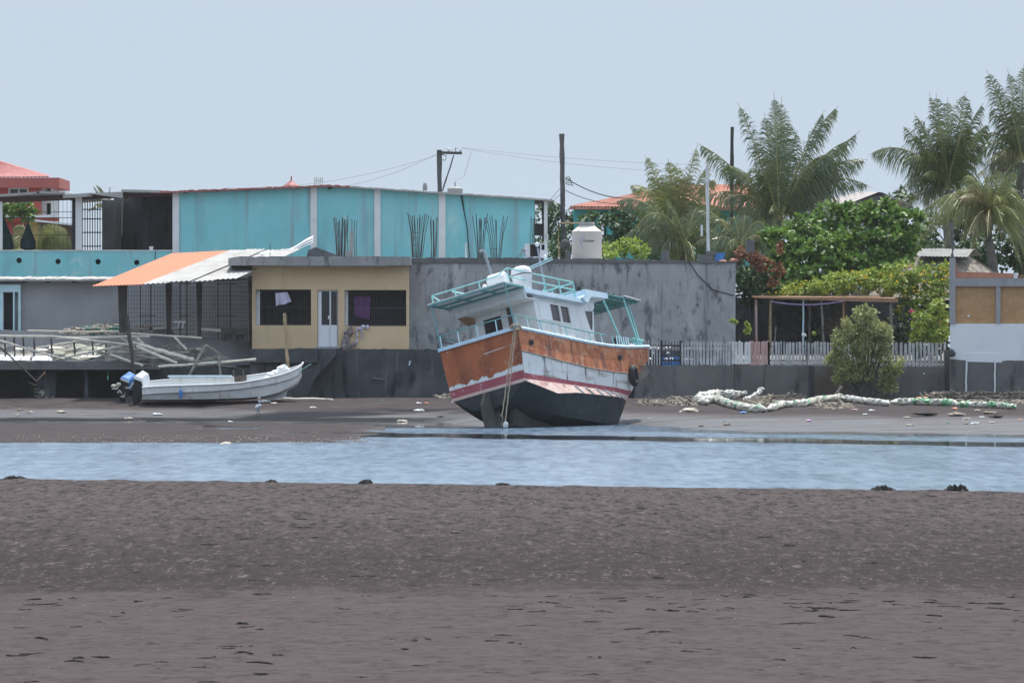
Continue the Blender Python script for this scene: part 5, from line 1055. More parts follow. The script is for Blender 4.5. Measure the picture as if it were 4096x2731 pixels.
t = thatchcone('palapa_hut','thatched palapa hut with a grey metal ridge cap',(3765,1008),400,1200,224.,4.,'hut',190,3)
mb = MB(); a,b,c_,d_ = W(3658,1024,222.6),W(3872,1027,222.6),W(3896,996,223.8),W(3688,994,223.8); corr(mb,a,b,c_,d_,14,.012); a2,b2 = W(3930,1022,225.2),W(3700,1020,225.2); corr(mb,d_+V((0,.02,0)),c_+V((0,.02,0)),a2,b2,14,.012); mb.build('ridge_cap', M('dull_grey_sheet',(.20,.19,.18),(.27,.26,.245),3,.9), t)
for x in (3560,3990):
    mb = MB(); mb.pole(W(x,1190,222.),W(x,1420,222.),.09,8,.01); mb.build('post', MT['wooddark'], t)
t = thatchcone('thatch_umbrella','small thatched umbrella in the pergola yard behind the mangrove bush',(3345,1228),80,1326,214.5,.8,'umbrella',0,4)
mb = MB(); mb.pole(W(3345,1300,214.5),W(3345,1420,214.5),.06,7,.01); mb.build('post', MT['wooddark'], t)
# white building at the right edge
Yv = 205.4; t = thing('white_lattice_house', 'white house at the right edge with cane lattice panels under a concrete beam', 'house', W(3960,1580,Yv))
mb = MB(); mb.wall(3802,4500,1294,1446,Yv,Yv+.25); mb.prism([W(3866,1412,Yv-.03),W(4006,1416,Yv-.03),W(4006,1450,Yv-.03),W(3866,1446,Yv-.03)],(0,.028,0)); mb.build('wall', MT['bluegrey'], t)
mb = MB(); mb.ragged(3800,4500,lambda x: pl([(3800,1436),(3866,1440),(4006,1447),(4008,1440),(4500,1452)],x),1640,Yv-.02,Yv+.3,2,18); mb.build('plinth', MT['concmid'], t)
mb = MB(); mb.pbox(3812,4500,1113,1145,Yv-.05,Yv+.4); mb.build('beam', MT['conclite'], t)
MB().pbox(3800,3822,1032,1294,Yv-.06,Yv+.25).build('column', MT['conclite'], t); MB().pbox(3984,4002,1145,1294,Yv-.03,Yv+.2).build('column', MT['conclite'], t)
mb = MB(); mb.prism([W(3822,1040,Yv+.05),W(3832,1086,Yv+.05),W(4062,1094,Yv+.05),W(4062,1112,Yv+.05),W(3822,1112,Yv+.05)],(0,.2,0)); mb.build('brick_course', MT['brick'], t)
mb = MB(); mb.pbox(4055,4070,1092,1113,Yv+.02,Yv+.05); mb.build('mortar_patch', MT['white'], t)
for a,b in ((3824,3984),(4002,4500)):
    mb = MB(); k = Yv/FP; x0,x1,z0,z1 = XX(a,Yv),XX(b,Yv),ZZ(1292,Yv),ZZ(1146,Yv); H_ = z1-z0
    def strips(sg, yy):
        s_ = x0-H_
        while s_ < x1+H_:
            # slat from (s_,z0) going up at 45 degrees, clipped to the panel
            p,q = (s_,z0),(s_+sg*H_,z1)
            lo,hi = 0.,1.
            dx = q[0]-p[0]; tt = sorted(((x0-p[0])/dx,(x1-p[0])/dx)); lo,hi = max(lo,tt[0]),min(hi,tt[1])
            if hi-lo > .02: mb.beam(V((p[0]+dx*lo,yy,z0+H_*lo)),V((p[0]+dx*hi,yy,z0+H_*hi)),.05,.006,(0,-1,0)) 
            s_ += .115
    strips(1,Yv+.10); strips(-1,Yv+.112) if 0 else None
    s0 = x0-H_
    strips(-1,Yv+.113)
    mb.build('lattice_panel', MT['lattice'], t)
mb = MB(); mb.pbox(3815,4500,1100,1600,Yv+2.4,Yv+2.5); mb.build('inner_wall', M('inner_cane_screen',(.16,.095,.05),(.2,.125,.065),3), t)
mb = MB(); mb.blob(W(3874,1264,Yv+.05),(.045,.03,.045)); mb.build('white_knob', MT['white'], t)
for x in (3866,3981):
    mb = MB(); mb.pole(W(x,1440,Yv-.08),W(x-2,1568,Yv-.08),.03,6,.01); mb.build('drain_pipe', MT['bluegrey'], t)
mb = MB(); mb.blob(W(3806,1412,Yv-.15),(.15,.12,.14),9,6,.15); mb.beam(W(3782,1418,Yv-.2),W(3816,1410,Yv-.2),.05,.04); tag(mb.build('buoy_bundle', MT['concdark']), 'dark round buoy on the corner beside the white lattice house', 'buoy')
mb = MB(); mb.pole(W(3812,1040,206.),W(3806,900,206.),.06,8,.02); mb.pole(W(3806,960,206.),W(3808,880,206.),.045,8,.02); mb.blob(W(3810,948,206.),(.09,.07,.06)); tag(mb.build('service_mast', MT['concmid']), 'grey electric service mast above the lattice house corner', 'mast')
# houses behind the palms
Yt = 247.; t = thing('teal_tiled_house', 'teal house with a low terracotta tiled roof behind the palms', 'house', W(2640,1050,Yt))
mb = MB(); mb.wall(2296,3120,832,1120,Yt,Yt+6,[(2400,2424,850,1000)]); mb.build('wall', MT['teal'], t)
mb = MB(); mb.pbox(2430,2450,835,1040,Yt-.3,Yt-.05); mb.build('pillar', MT['teal'], t)
mb = MB()
e0,e1,r1,r0 = W(2278,828,Yt-.8),W(3090,832,Yt-.8),W(2985,738,Yt+3.2),W(2700,748,Yt+3.2)
rows = []
for i in range(9):
    u = i/8; a,b = e0.lerp(r0,u),e1.lerp(r1,u); rows.append([a.lerp(b,j/120)+V((0,0,.045*abs(math.sin(j*math.pi/2*1.0))+.02*rnd.random()+.03*(i%2))) for j in range(121)])
mb.rings(rows, close=False, cap=False); mb.add([e0,r0,V((e0.x+1.,Yt+7,e0.z)),r1,e1,V((e1.x,Yt+7,e1.z))],[(0,1,2),(3,4,5),(1,3,5,2)])
mb.prism([e0,e1,e1-V((0,0,.1)),e0-V((0,0,.1))],(0,.3,0)); mb.build('roof', MT['tile'], t)
Yk = 252.; t = thing('grey_gabled_house', 'grey house gable with pale sheet roof rising behind the broadleaf bush', 'house', W(3500,1000,Yk))
mb = MB(); mb.prism([W(3380,1000,Yk),W(3368,822,Yk),W(3520,774,Yk),W(3625,818,Yk),W(3640,1000,Yk)],(0,6,0)); mb.build('wall', MT['conclite'], t)
mb = MB(); mb.prism([W(3230,818,Yk+3),W(3366,826,Yk-.5),W(3524,768,Yk-.5),W(3440,766,Yk+3)],(0,.0,-.06)); mb.prism([W(3524,768,Yk-.5),W(3650,818,Yk-.5),W(3650,824,Yk-.5),W(3524,776,Yk-.5)],(0,6,0)); mb.build('roof', M('pale_roof_sheet',(.30,.27,.25),(.37,.335,.31),1.5,.9), t)
mb = MB(); mb.prism([W(3360,828,Yk-.55),W(3500,774,Yk-.55),W(3515,768,Yk-.55),W(3545,776,Yk-.55),W(3520,784,Yk-.55),W(3500,784,Yk-.55)],(0,.05,0)); mb.build('gable_trim', MT['black'], t)
# rafts of bagged plastic bottles along the tide line
R = random.Random(77)
def sausage(lab, pts, r, m, nm='bottle_raft'):
    t = []; P = [V(p) for p in pts]
    n = 10*(len(P)-1); path = []
    for i in range(n+1):
        u = i/n*(len(P)-1); j = min(int(u),len(P)-2); path.append(P[j].lerp(P[j+1],u-j))
    mb = MB(); k = 12
    rings = []
    L_ = 0
    for i,p in enumerate(path):
        e_ = min(1,.25+min(i,n-i)*.3); rr = r*1.0*e_*R.uniform(.8,1.1)
        t_ = (path[min(i+1,n)]-path[max(i-1,0)]).normalized(); a = t_.cross(V((0,0,1))).normalized(); b = a.cross(t_)
        rings.append([p+(a*math.cos(2*math.pi*q/k)+b*math.sin(2*math.pi*q/k))*rr*R.uniform(.82,1.14) for q in range(k)])
    mb.rings(rings)
    for i in range(int(n*.9)):
        p = path[R.randrange(1,n)]; mb.blob(p+V((R.uniform(-.1,.1),R.uniform(-.9,-.2)*r,R.uniform(.0,.8)*r)),(R.uniform(.06,.13),r*.35,R.uniform(.035,.06)),7,4,.15,R)
    return tag(mb.build(nm, MT[m]), lab, 'bottle raft', 'net tubes of plastic bottles along the shore')
def sp(px,py,up=.10):
    g = ground_at(px,py+8); return g+V((0,0,up))
sausage('thick pale bag of bottles folded over at the left end of the bottle rafts',[sp(2960,1582,.15),sp(2870,1580,.16),sp(2810,1592,.15),sp(2792,1606,.13),sp(2830,1614,.12)],.17,'bottlespale')
sausage('pale tube of bottles bending down to the lowest point of the raft line',[sp(2800,1606,.12),sp(2870,1604,.15),sp(2920,1622,.12),sp(2990,1638,.11),sp(3066,1642,.10)],.15,'bottles')
sausage('pale flattened bag of bottles lying behind the other rafts',[sp(2868,1574,.2),sp(2930,1570,.2),sp(2985,1584,.16)],.09,'bottlespale')
sausage('short bag of bottles propped up steeply against the wall',[W(2968,1608,203.6),W(3010,1588,203.9),W(3050,1560,204.3)],.11,'bottlespale')
sausage('tube of bottles dipping in the middle of the raft line, beside the slanting stick',[sp(3070,1640,.10),sp(3130,1622,.11),sp(3210,1618,.11),sp(3290,1602,.13),sp(3370,1596,.14)],.13,'bottles')
sausage('greyish tube of bottles below the mangrove bush',[sp(3360,1596,.13),sp(3430,1604,.12),sp(3500,1612,.11),sp(3560,1618,.11)],.12,'bottlespale')
sausage('long green and white tube of bottles right of the mangrove bush',[sp(3560,1614,.12),sp(3660,1612,.12),sp(3760,1614,.12),sp(3830,1618,.11)],.13,'bottles')
sausage('tapering tube of bottles at the far right end of the raft line',[sp(3820,1622,.10),sp(3900,1622,.10),sp(3990,1624,.11),sp(4066,1632,.10)],.105,'bottles')
pole1('slanting grey stick leaning out of the bottle rafts left of the mangrove bush',(3331,1596),203.2,(3366,1546),203.4,.06,'driftwood','stick','stick')
# driftwood ridges along the foot of the wall
def drift(lab, px0, px1, topf, n, seed, nm='driftwood_heap', lo=1610):
    R = random.Random(seed); mb = MB()
    for k in range(int(n*2.2)):
        px = R.uniform(px0,px1); py = lerp(topf(px),lo,R.random()**.8); g = ground_at(px,max(py,1602)); Y = g.y if py > 1603 else 205.4-R.random()*.3
        c = W(px,py,Y); d = V((R.uniform(-1,1),R.uniform(-.6,.6),R.uniform(-.3,.35))).normalized()*R.uniform(.12,.42)
        if R.random() < .55: mb.tube([c-d,c+V((0,0,R.uniform(-.03,.03))),c+d],[R.uniform(.02,.04),R.uniform(.03,.075),R.uniform(.01,.03)],6)
        else: mb.blob(c,(R.uniform(.08,.22),.12,R.uniform(.03,.09)),8,4,.4,R)
    return tag(mb.build(nm, MT['driftwood']), lab, 'driftwood')
drift('ridge of dark driftwood between the trawler and the first bottle raft',2560,2800,lambda x:pl([(2560,1602),(2700,1590),(2800,1588)],x),70,1,lo=1622)
drift('driftwood heaped behind the rafts where the bottle tubes dip',2990,3210,lambda x:pl([(2990,1600),(3100,1580),(3210,1598)],x),60,2,lo=1616)
drift('big heap of broken branches at the foot of the white lattice house',3700,4120,lambda x:pl([(3700,1590),(3745,1570),(3900,1570),(4000,1568),(4120,1580)],x),190,3,lo=1612)
drift('few dark sticks below the rafts left of the mangrove trunk',3270,3400,lambda x:1615,22,5,lo=1636)
drift('low tangle of roots beside the left corner of the trawler stern',1755,1830,lambda x:1583,16,6,lo=1596)
pole1('long pale branch lying on the branch heap at the right edge',(4035,1570),204.8,(4130,1569),204.8,.045,'driftwood','branch','branch')
mb = MB(); mb.blob(W(3690,1592,204.6),(.24,.1,.05),9,5,.2); tag(mb.build('orange_sack', MT['orangeplastic']), 'orange sack on the driftwood right of the mangrove bush', 'sack')
mb = MB(); mb.blob(W(3222,1606,204.4),(.30,.1,.05),9,5,.2); tag(mb.build('orange_sack', MT['orangeplastic']), 'long orange sack behind the bottle raft near the slanting stick', 'sack')
mb = MB(); R = random.Random(9); mb.blob(ground_at(2762,1646)+V((0,0,.03)),(.35,.3,.10),10,5,.25,R); tag(mb.build('tan_sack', MT['tan']), 'flattened tan sack left of the bottle rafts', 'sack')
# litter on the bank
LIT = [ # px,py,width px,material,name,label
 (923,1688,22,'whiteplastic','foam_scrap','white foam scrap below the heron'),(252,1650,34,'tan','foam_scrap','largest pale foam scrap on the wet mud at left'),(510,1676,30,'tan','foam_scrap','pale foam scrap at the pool edge below the skiff engines'),(630,1661,34,'whiteplastic','plastic_bag','crumpled white bag on the wet mud below the skiff'),
 (76,1643,24,'driftwood','wood_scrap','flat wood scrap on the wet mud at far left'),(70,1662,20,'tan','plastic_scrap','tan scrap on the wet mud below the flat wood scrap'),(120,1650,24,'tan','foam_scrap','thin pale scrap between the wood scrap and the largest foam'),(1612,1688,40,'tan','foam_float','pale foam block at the water edge left of the trawler'),(1680,1645,34,'whiteplastic','plastic_bag','white bag on the mud left of the trawler'),
 (1060,1609,34,'whiteplastic','plastic_bag','white bag on the mud right of the heron'),(1095,1615,24,'tan','plastic_scrap','tan scrap beside the white bag right of the heron'),(1330,1600,10,'whiteplastic','plastic_scrap','tiny white scrap at the right end of the long log'),(1256,1632,26,'tan','wood_scrap','pale stick on the mud below the long log'),(1524,1602,12,'greenplastic','plastic_bottle','green bottle at the foot of the dark sea wall'),(1676,1614,24,'whiteplastic','plastic_scrap','white scrap below the left end of the grey wall'),(1708,1614,20,'orangeplastic','plastic_scrap','orange and white scrap left of the trawler stern'),
 (1815,1609,18,'whiteplastic','plastic_scrap','white scrap touching the trawler stern shadow'),(900,1777,40,'tan','driftwood','long pale driftwood on the sandbar tip'),(1762,1668,28,'seaweed','weed_clump','dark weed clump left of the trawler rudder'),(2552,1713,15,'whiteplastic','plastic_bottle','bright white bottle at the water edge right of the trawler'),(2805,1706,20,'seaweed','coconut','dark round coconut at the water edge'),(2596,1674,8,'whiteplastic','plastic_scrap','tiny white scrap right of the trawler bow'),
 (2910,1700,34,'driftwood','wood_scrap','dark flat wood scrap at the water edge'),(2897,1688,14,'greenplastic','plastic_scrap','small green scrap above the dark flat wood scrap'),(3238,1685,34,'pinkplastic','plastic_bag','lilac bag on the mud below the bottle rafts'),(2977,1653,32,'blue','plastic_bag','blue scrap in front of the bottle raft'),(3460,1658,18,'whiteplastic','plastic_cup','white cup on the mud below the mangrove bush'),(3412,1641,26,'pinkrail','plastic_scrap','pink scrap just below the mangrove bush'),
 (3485,1643,24,'whiteplastic','plastic_bag','white and pink scrap right of the pink scrap'),(3820,1636,30,'orangeplastic','plastic_bag','orange scrap below the green bottle raft'),(3910,1643,22,'tan','plastic_scrap','pale scrap below the tapering bottle raft'),(3625,1672,26,'tan','foam_scrap','tan scrap left of the dark weed strip'),(3640,1702,28,'tan','foam_scrap','pale scrap low on the bank at right'),(3690,1664,100,'seaweed','weed_clump','long dark weed strip on the right bank'),
 (3820,1664,70,'driftwood','log','short mossy log on the right bank'),(3925,1669,18,'whiteplastic','plastic_cup','white cup right of the short mossy log'),(3870,1677,28,'tan','foam_scrap','tan scrap just below the short mossy log'),(3793,1694,16,'greenplastic','plastic_bottle','dark green bottle low on the right bank'),(3865,1697,22,'driftwood','wood_scrap','brown scrap right of the dark green bottle'),(3901,1695,26,'whiteplastic','foam_scrap','cream foam scrap right of the brown scrap'),
 (3970,1691,24,'tan','foam_scrap','tan foam scrap near the right edge of the bank'),(3960,1655,46,'driftwood','log','mossy wood piece below the end of the bottle rafts'),(3990,1672,64,'seaweed','weed_clump','dark weed patch near the right edge'),(4080,1678,14,'orangeplastic','plastic_scrap','orange scrap at the right edge of the bank'),(2440,1702,20,'whiteplastic','plastic_scrap','small white scrap at the water edge under the trawler bow')]
R = random.Random(55)
for px,py,w_,m,nm,lab in LIT:
    g = ground_at(px,py); k = g.y/FP; mb = MB(); ww = w_*k
    for q in range(3): mb.blob(g+V((R.uniform(-.3,.3)*ww,R.uniform(-.1,.1),ww*.10)),(ww*R.uniform(.25,.5),ww*.4,max(.018,ww*R.uniform(.07,.16)*(.5 if m=='seaweed' else 1))),9,5,.3,R)
    tag(mb.build(nm, MT[m]), lab, nm.replace('_',' '), 'litter on the far mud bank')
# ================================================================== plants
def frond(mb, base, tip, lift, R, half=.75, dens=34, hang=.35, w=.030):
    base, tip = V(base), V(tip); n = 14; ctrl = base.lerp(tip,.5)+V((0,0,lift)); L_ = (tip-base).length
    P = [(base*(1-u)**2+ctrl*2*u*(1-u)+tip*u*u) for u in [i/n for i in range(n+1)]]
    mb.m = 1; mb.tube(P, [lerp(.035,.008,i/n) for i in range(n+1)], 5); mb.m = 0
    az = R.uniform(-.5,.5); tear = 0
    for i in range(dens):
        u = .10+.90*(i/(dens-1)); p = base*(1-u)**2+ctrl*2*u*(1-u)+tip*u*u; t_ = ((ctrl-base)*2*(1-u)+(tip-ctrl)*2*u).normalized()
        up = V((0,-.35,1)); s_ = t_.cross(up)
        if s_.length < .1: s_ = t_.cross(V((0,1,0)))
        s_.normalize(); nrm = s_.cross(t_); s_ = (s_*math.cos(az)+nrm*math.sin(az)).normalized()
        ll = half*(math.sin(math.pi*min(1,.2+u*.86))**.5)*R.uniform(.8,1.1); ww = w*R.uniform(.7,1.2)
        for sg in (-1,1):
            if tear > 0: tear -= 1; continue
            if R.random() < .012: tear = R.randint(2,6)
            d = (s_*sg*.52+t_*(.62+.4*u)+nrm*R.uniform(.0,.25)+V((.16,0,-.22-hang*R.uniform(.2,1.2)))).normalized(); d2 = (d+V((0,0,-.35-hang*1.2*R.uniform(.4,1.3)))).normalized()
            m_ = p+d*ll*.5; e_ = m_+d2*ll*.5; wv = t_*ww
            mb.add([p-wv*.5,p+wv*.5,m_+wv*.55,m_-wv*.55,e_],[(0,1,2,3),(3,2,4)])
OLD = [M('browning_palm_leaf',(.14,.12,.05),(.24,.20,.10),1.0,.5,trans=.2),MT['rachis']]
PALM = [MT['palmgreen'],MT['rachis']]; PALMY = [MT['palmyellow'],MT['rachis']]
def palm(lab, base, Y, foot, fronds, mats, extra=4, seed=0, half=.8, trunk=.16, spread=2.6):
    R = random.Random(seed); b = W(*base,Y); t = thing('coconut_palm', lab, 'palm tree', W(foot[0],foot[1],Y), 'coconut palms behind the walls')
    mb = MB(); f = W(foot[0],foot[1],Y); n = 10; pts = [f.lerp(b,i/n)+V((.08*math.sin(i*.7),0,0)) for i in range(n+1)]; mb.tube(pts,[trunk*lerp(1.25,.8,i/n)*(1+.06*(i%2)) for i in range(n+1)],10); mb.build('trunk', MT['bark'], t)
    for fr in fronds:
        tx,ty,lf = fr[:3]; dy = fr[3] if len(fr) > 3 else R.uniform(-1.2,1.2); hg = fr[4] if len(fr) > 4 else .35; bs = fr[5] if len(fr) > 5 else None
        tp = W(tx,ty,Y+dy); bb = b+V((R.uniform(-.1,.1),R.uniform(-.1,.1),R.uniform(-.1,.1))) if bs is None else W(bs[0],bs[1],Y+dy*.3)
        L_ = (tp-bb).length; vert = max(0,(tp-bb).normalized().z); hv = lerp(1.35,.75,vert**2); lf = lf*1.15+.1; hg = hg*1.7+.1; mb = MB(); frond(mb, bb, tp, lf, R, half*1.3*hv*R.uniform(.85,1.1), int(22+L_*17), hg); mb.build('frond', mats, t, recalc=False)
    for fr in fronds:                                   # older and younger fronds between the main ones
        if R.random() > .75: continue
        tp = W(fr[0]+R.uniform(-85,85),fr[1]+R.uniform(-10,110),Y+R.uniform(-1.4,1.4)); tp = b.lerp(tp,R.uniform(.7,.98)); mb = MB(); frond(mb, b, tp, fr[2]*1.2+.25, R, half*1.25, int(22+(tp-b).length*16), .75)
        mb.build('frond', OLD if R.random() < .14 else mats, t, recalc=False)
    for k in range(int(extra*1.8)):
        q = R.uniform(0,2*math.pi); el = R.uniform(-.9,.5); d = V((math.cos(q)*.8,math.sin(q)*1.0,el)).normalized()*spread*R.uniform(.8,1.1); mb = MB(); frond(mb, b, b+d+V((0,0,-.5)), .9, R, half, 40, .5); mb.build('frond', OLD if k%3 == 0 else mats, t, recalc=False)
    return t
palm('tallest central palm with upright dark fronds, right of the thin dark pole',(3115,880),232.,(3125,1120),[(2950,410,.5,.3,.35),(3096,368,.0,-.2,.1),(3127,388,.0,.3,.1),(3056,450,.2,.5,.2),(3355,425,1.2,.2,.45),(3300,440,.7,-.5,.4),(3442,524,.5,.4,.5),(3486,752,1.5,-.3,.5),(3470,640,1.3,.6,.5),(3400,560,.9,-.8,.5),(2786,573,.7,.2,.45),(2800,800,1.2,-.4,.6),(2930,950,1.5,-.9,.7),(3380,880,1.4,-.6,.7),(3010,560,.4,-.6,.4),(3190,520,.3,.8,.3),(2880,660,.8,.8,.5),(3260,640,.6,-.9,.5),(3040,700,.9,-1,.6),(3330,760,1.1,.9,.6)],PALM,4,1,.85,.2)
palm('pale yellowish palm left of the slim white pole, in front of the tiled roof',(2705,930),236.,(2715,1150),[(2578,618,.3,.2,.35),(2672,634,.1,-.3,.25),(2708,650,.0,.3,.2),(2790,580,.2,.2,.3),(2515,745,1.0,.2,.5),(2545,830,1.1,-.5,.6),(2600,700,.5,.6,.45),(2860,720,.8,-.3,.5),(2880,840,1.0,.3,.6),(2640,760,.5,-.9,.5),(2760,690,.5,.8,.4),(2560,950,1.4,-.8,.7)],PALMY,4,2,.75,.16)
palm('low sprawling palm with arching fronds right of the water tank',(2738,985),229.,(2745,1150),[(2455,812,1.3,-.2,.7),(2480,960,1.2,-.6,.8),(2590,860,.8,.4,.5),(2660,800,.5,-.4,.4),(2850,880,.9,-.5,.6),(2925,985,1.1,.3,.8),(2880,1020,.8,-.7,.8),(2560,1010,1.0,-.9,.8),(2790,830,.5,.6,.4),(2640,1010,.7,-1,.8)],PALM,5,3,.7,.15,2.)
palm('bushy low palm below the tallest palm, behind the concrete wall',(2960,1000),227.,(2965,1150),[(2780,850,.9,.2,.6),(2830,1000,.9,-.5,.8),(2930,870,.5,.3,.5),(3060,900,.8,-.3,.6),(3090,1000,.8,.4,.8),(2890,1030,.8,-.7,.9),(3010,1030,.6,-.8,.9),(2980,860,.3,.5,.4)],PALM,6,13,.65,.15,1.9)
palm('tall palm with upright fronds left of the edge palm',(3792,760),234.,(3800,1120),[(3716,370,.2,.2,.3),(3744,372,.1,-.3,.2),(3864,366,.3,.2,.3),(3880,400,.4,-.4,.35),(3935,412,.6,.3,.4),(3655,449,.3,.4,.4),(3611,506,.5,-.2,.45),(3473,622,1.5,.2,.55),(3640,640,.9,-.6,.5),(3790,390,.0,.6,.2),(3955,500,.8,-.4,.5),(3905,620,.9,.5,.6),(3630,760,1.2,-.7,.7),(3700,600,.5,-.8,.5),(3840,560,.4,-.8,.4),(3690,820,1.,.5,.8),(3930,760,1.2,.6,.7)],PALM,4,4,.85,.19)
palm('highest palm cut off by the right edge of the picture',(4082,650),236.,(4095,1120),[(3946,280,.2,.2,.35),(4030,272,.0,-.2,.2),(4096,250,.1,.3,.25),(3958,440,.6,.3,.45),(3895,610,1.1,-.3,.6),(3930,740,1.1,.4,.7),(4040,420,.2,-.8,.4),(4180,300,.4,.3,.4),(4230,420,.8,-.3,.5),(4280,560,1.1,.3,.6),(4000,800,1.,-.7,.8),(4200,700,1.,.5,.7),(4120,430,.2,.9,.4)],PALM,4,5,.85,.2)
palm('yellow green palm with drooping fronds in front of the right edge palms',(3960,850),229.,(3968,1150),[(3739,818,1.,.2,.6),(3590,990,2.2,-.3,.7),(4004,684,.2,.2,.35),(3930,690,.2,-.4,.35),(4066,770,.8,.3,.5),(3985,985,1.8,-.5,1.0),(4100,1040,1.9,-.3,1.0),(3870,700,.4,.4,.4),(4050,690,.4,-.5,.4),(3650,1000,2.0,-.7,.8),(3840,960,1.3,.4,.9),(4140,850,1.,-.3,.7),(3800,900,1.1,-.9,.7),(4040,930,1.2,.8,.9),(3880,1010,1.5,-1.1,1.0)],PALMY,11,6,.8,.18,2.5)
palm('low palm seen through the terrace opening of the turquoise building',(150,1010),234.,(150,1150),[(60,905,.6,.2,.6),(120,890,.4,-.2,.5),(235,920,.9,.2,.8),(285,985,1.3,-.2,1.),(210,960,.8,.4,.8),(20,960,.7,-.3,.8),(100,1000,.7,.5,.9),(180,900,.4,-.6,.5)],PALMY,4,7,.7,.15,1.6)
palm('palm top poking above the turquoise terrace roof',(428,830),262.,(430,1150),[(372,744,.1,.2,.3),(384,738,.1,-.2,.3),(440,748,.1,.2,.4),(400,748,.1,.3,.3)],PALM,0,8,.16,.12)
def tufts(mb, clumps, size, R, flat=.3, per=11, spread=1.5):
    for c, rad, n in clumps:
        c = V(c)
        for k in range(max(3, n//per)):
            q = V((R.gauss(0,1),R.gauss(0,1),R.gauss(.25,1))).normalized()*R.uniform(.55,1.05)
            tc_ = c+V((q.x*rad[0],q.y*rad[1],q.z*rad[2])); out = (q+V((0,-.1,.35))).normalized()
            for i in range(per):
                d = (out*R.uniform(.1,.9)+V((R.gauss(0,.7),R.gauss(0,.7),R.gauss(-.1,.5)))).normalized(); p = tc_+d*size*R.uniform(.3,spread)*.6
                nr = (out*.9+V((R.gauss(0,.45),R.gauss(0,.45),.5+R.gauss(0,.3)))).normalized(); sd_ = d.cross(nr)
                if sd_.length < .1: continue
                sd_.normalize(); s_ = size*R.uniform(.65,1.2)
                mb.add([p-d*s_*.5,p+sd_*s_*flat+d*s_*.05,p+d*s_*.5,p-sd_*s_*flat+d*s_*.05],[(0,1,2,3)])
def leaves(mb, clumps, size, R, flat=.3, up=.35):
    for c, rad, n in clumps:
        c = V(c)
        for i in range(n):
            while True:
                q = V((R.uniform(-1,1),R.uniform(-1,1),R.uniform(-1,1)))
                if .25 < q.length < 1: break
            q = q*(q.length**-.45)
            p = c+V((q.x*rad[0],q.y*rad[1],q.z*rad[2])); d = (V((R.uniform(-1,1),R.uniform(-1,1),R.uniform(-.8,.5)))).normalized(); nr = V((R.gauss(0,.6),R.gauss(-.15,.6),1)).normalized(); sd_ = d.cross(nr)
            if sd_.length < .1: continue
            sd_.normalize(); s_ = size*R.uniform(.6,1.25)
            mb.add([p-d*s_*.5,p+sd_*s_*flat-d*s_*.05,p+d*s_*.5,p-sd_*s_*flat-d*s_*.05],[(0,1,2,3)])
def bush(nm, lab, cat, clumps, size, mat, seed, foot, flat=.3, stems=5, group=None, stemr=.03):
    R = random.Random(seed); t = thing(nm, lab, cat, foot, group); mb = MB(); tufts(mb, clumps, size, R, flat); leaves(mb, [(c,(r[0]*.8,r[1]*.8,r[2]*.8),n//3) for c,r,n in clumps], size, R, flat); mb.build('foliage', mat, t, recalc=False)
    mb = MB(); f = V(foot)
    for k in range(stems):
        c, rad, n = clumps[k*len(clumps)//stems]; e_ = V(c)+V((R.uniform(-.3,.3)*rad[0],R.uniform(-.3,.3)*rad[1],R.uniform(-.2,.4)*rad[2])); mb.tube([f+V((R.uniform(-.1,.1),R.uniform(-.1,.1),0)),f.lerp(e_,.5)+V((R.uniform(-.2,.2),0,R.uniform(0,.2))),e_],[stemr,stemr*.7,stemr*.3],6)
    mb.build('stem', MT['bark'], t); return t
def cl(px, py, Y, rx, ry, rz, n): return (W(px,py,Y),(rx,ry,rz),n)
R = random.Random(91)
big = [cl(3120,960,216,.9,.9,.45,420),cl(3230,920,217,.9,.9,.5,420),cl(3330,870,218,.9,.9,.5,420),cl(3440,860,218,.9,.9,.5,420),cl(3540,860,218,.9,.9,.5,420),cl(3630,880,218,.7,.9,.5,320),cl(3180,1010,215.5,.9,.9,.5,420),cl(3300,990,216,1.,.9,.6,420),cl(3420,970,217,1.,.9,.6,420),cl(3540,960,217,1.,.9,.6,420),cl(3620,980,217.5,.7,.9,.6,320),cl(3080,1080,215,.7,.8,.6,320),cl(3180,1100,215,.9,.8,.5,380),cl(3300,1090,215.5,.9,.8,.5,380),cl(3420,1070,216,.9,.8,.5,380),cl(3540,1060,216.5,.9,.8,.5,380),cl(3010,1130,214.5,.6,.7,.5,260),cl(3100,1160,214.5,.7,.7,.35,260),cl(3280,930,219,.8,.8,.4,260)]
bush('sea_almond_bush','large glossy broadleaf bush filling the yard right of the concrete wall','bush',big,.26,MT['leaf'],1,W(3300,1420,217.),.36,9,None,.06)
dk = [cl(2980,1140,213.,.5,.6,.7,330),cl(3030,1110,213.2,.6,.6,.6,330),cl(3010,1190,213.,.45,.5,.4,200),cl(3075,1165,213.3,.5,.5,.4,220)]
bush('creeper','dark green creeper spilling over the right end of the concrete wall','creeper',dk,.17,MT['leafdark'],2,W(3010,1400,213.),.36,3)
bw = [cl(2965,1010,212.6,.25,.3,.2,110),cl(3010,1030,212.6,.4,.3,.25,190),cl(3050,1060,212.6,.4,.3,.22,170),cl(3105,1080,212.6,.3,.3,.2,110),cl(3095,1130,212.5,.15,.2,.25,60),cl(3120,1000,213.,.2,.3,.25,60)]
bush('dried_creeper','dried brown creeper hanging over the top corner of the concrete wall','creeper',bw,.16,MT['brownleaf'],3,W(3010,1200,213.),.34,3)
vn = []
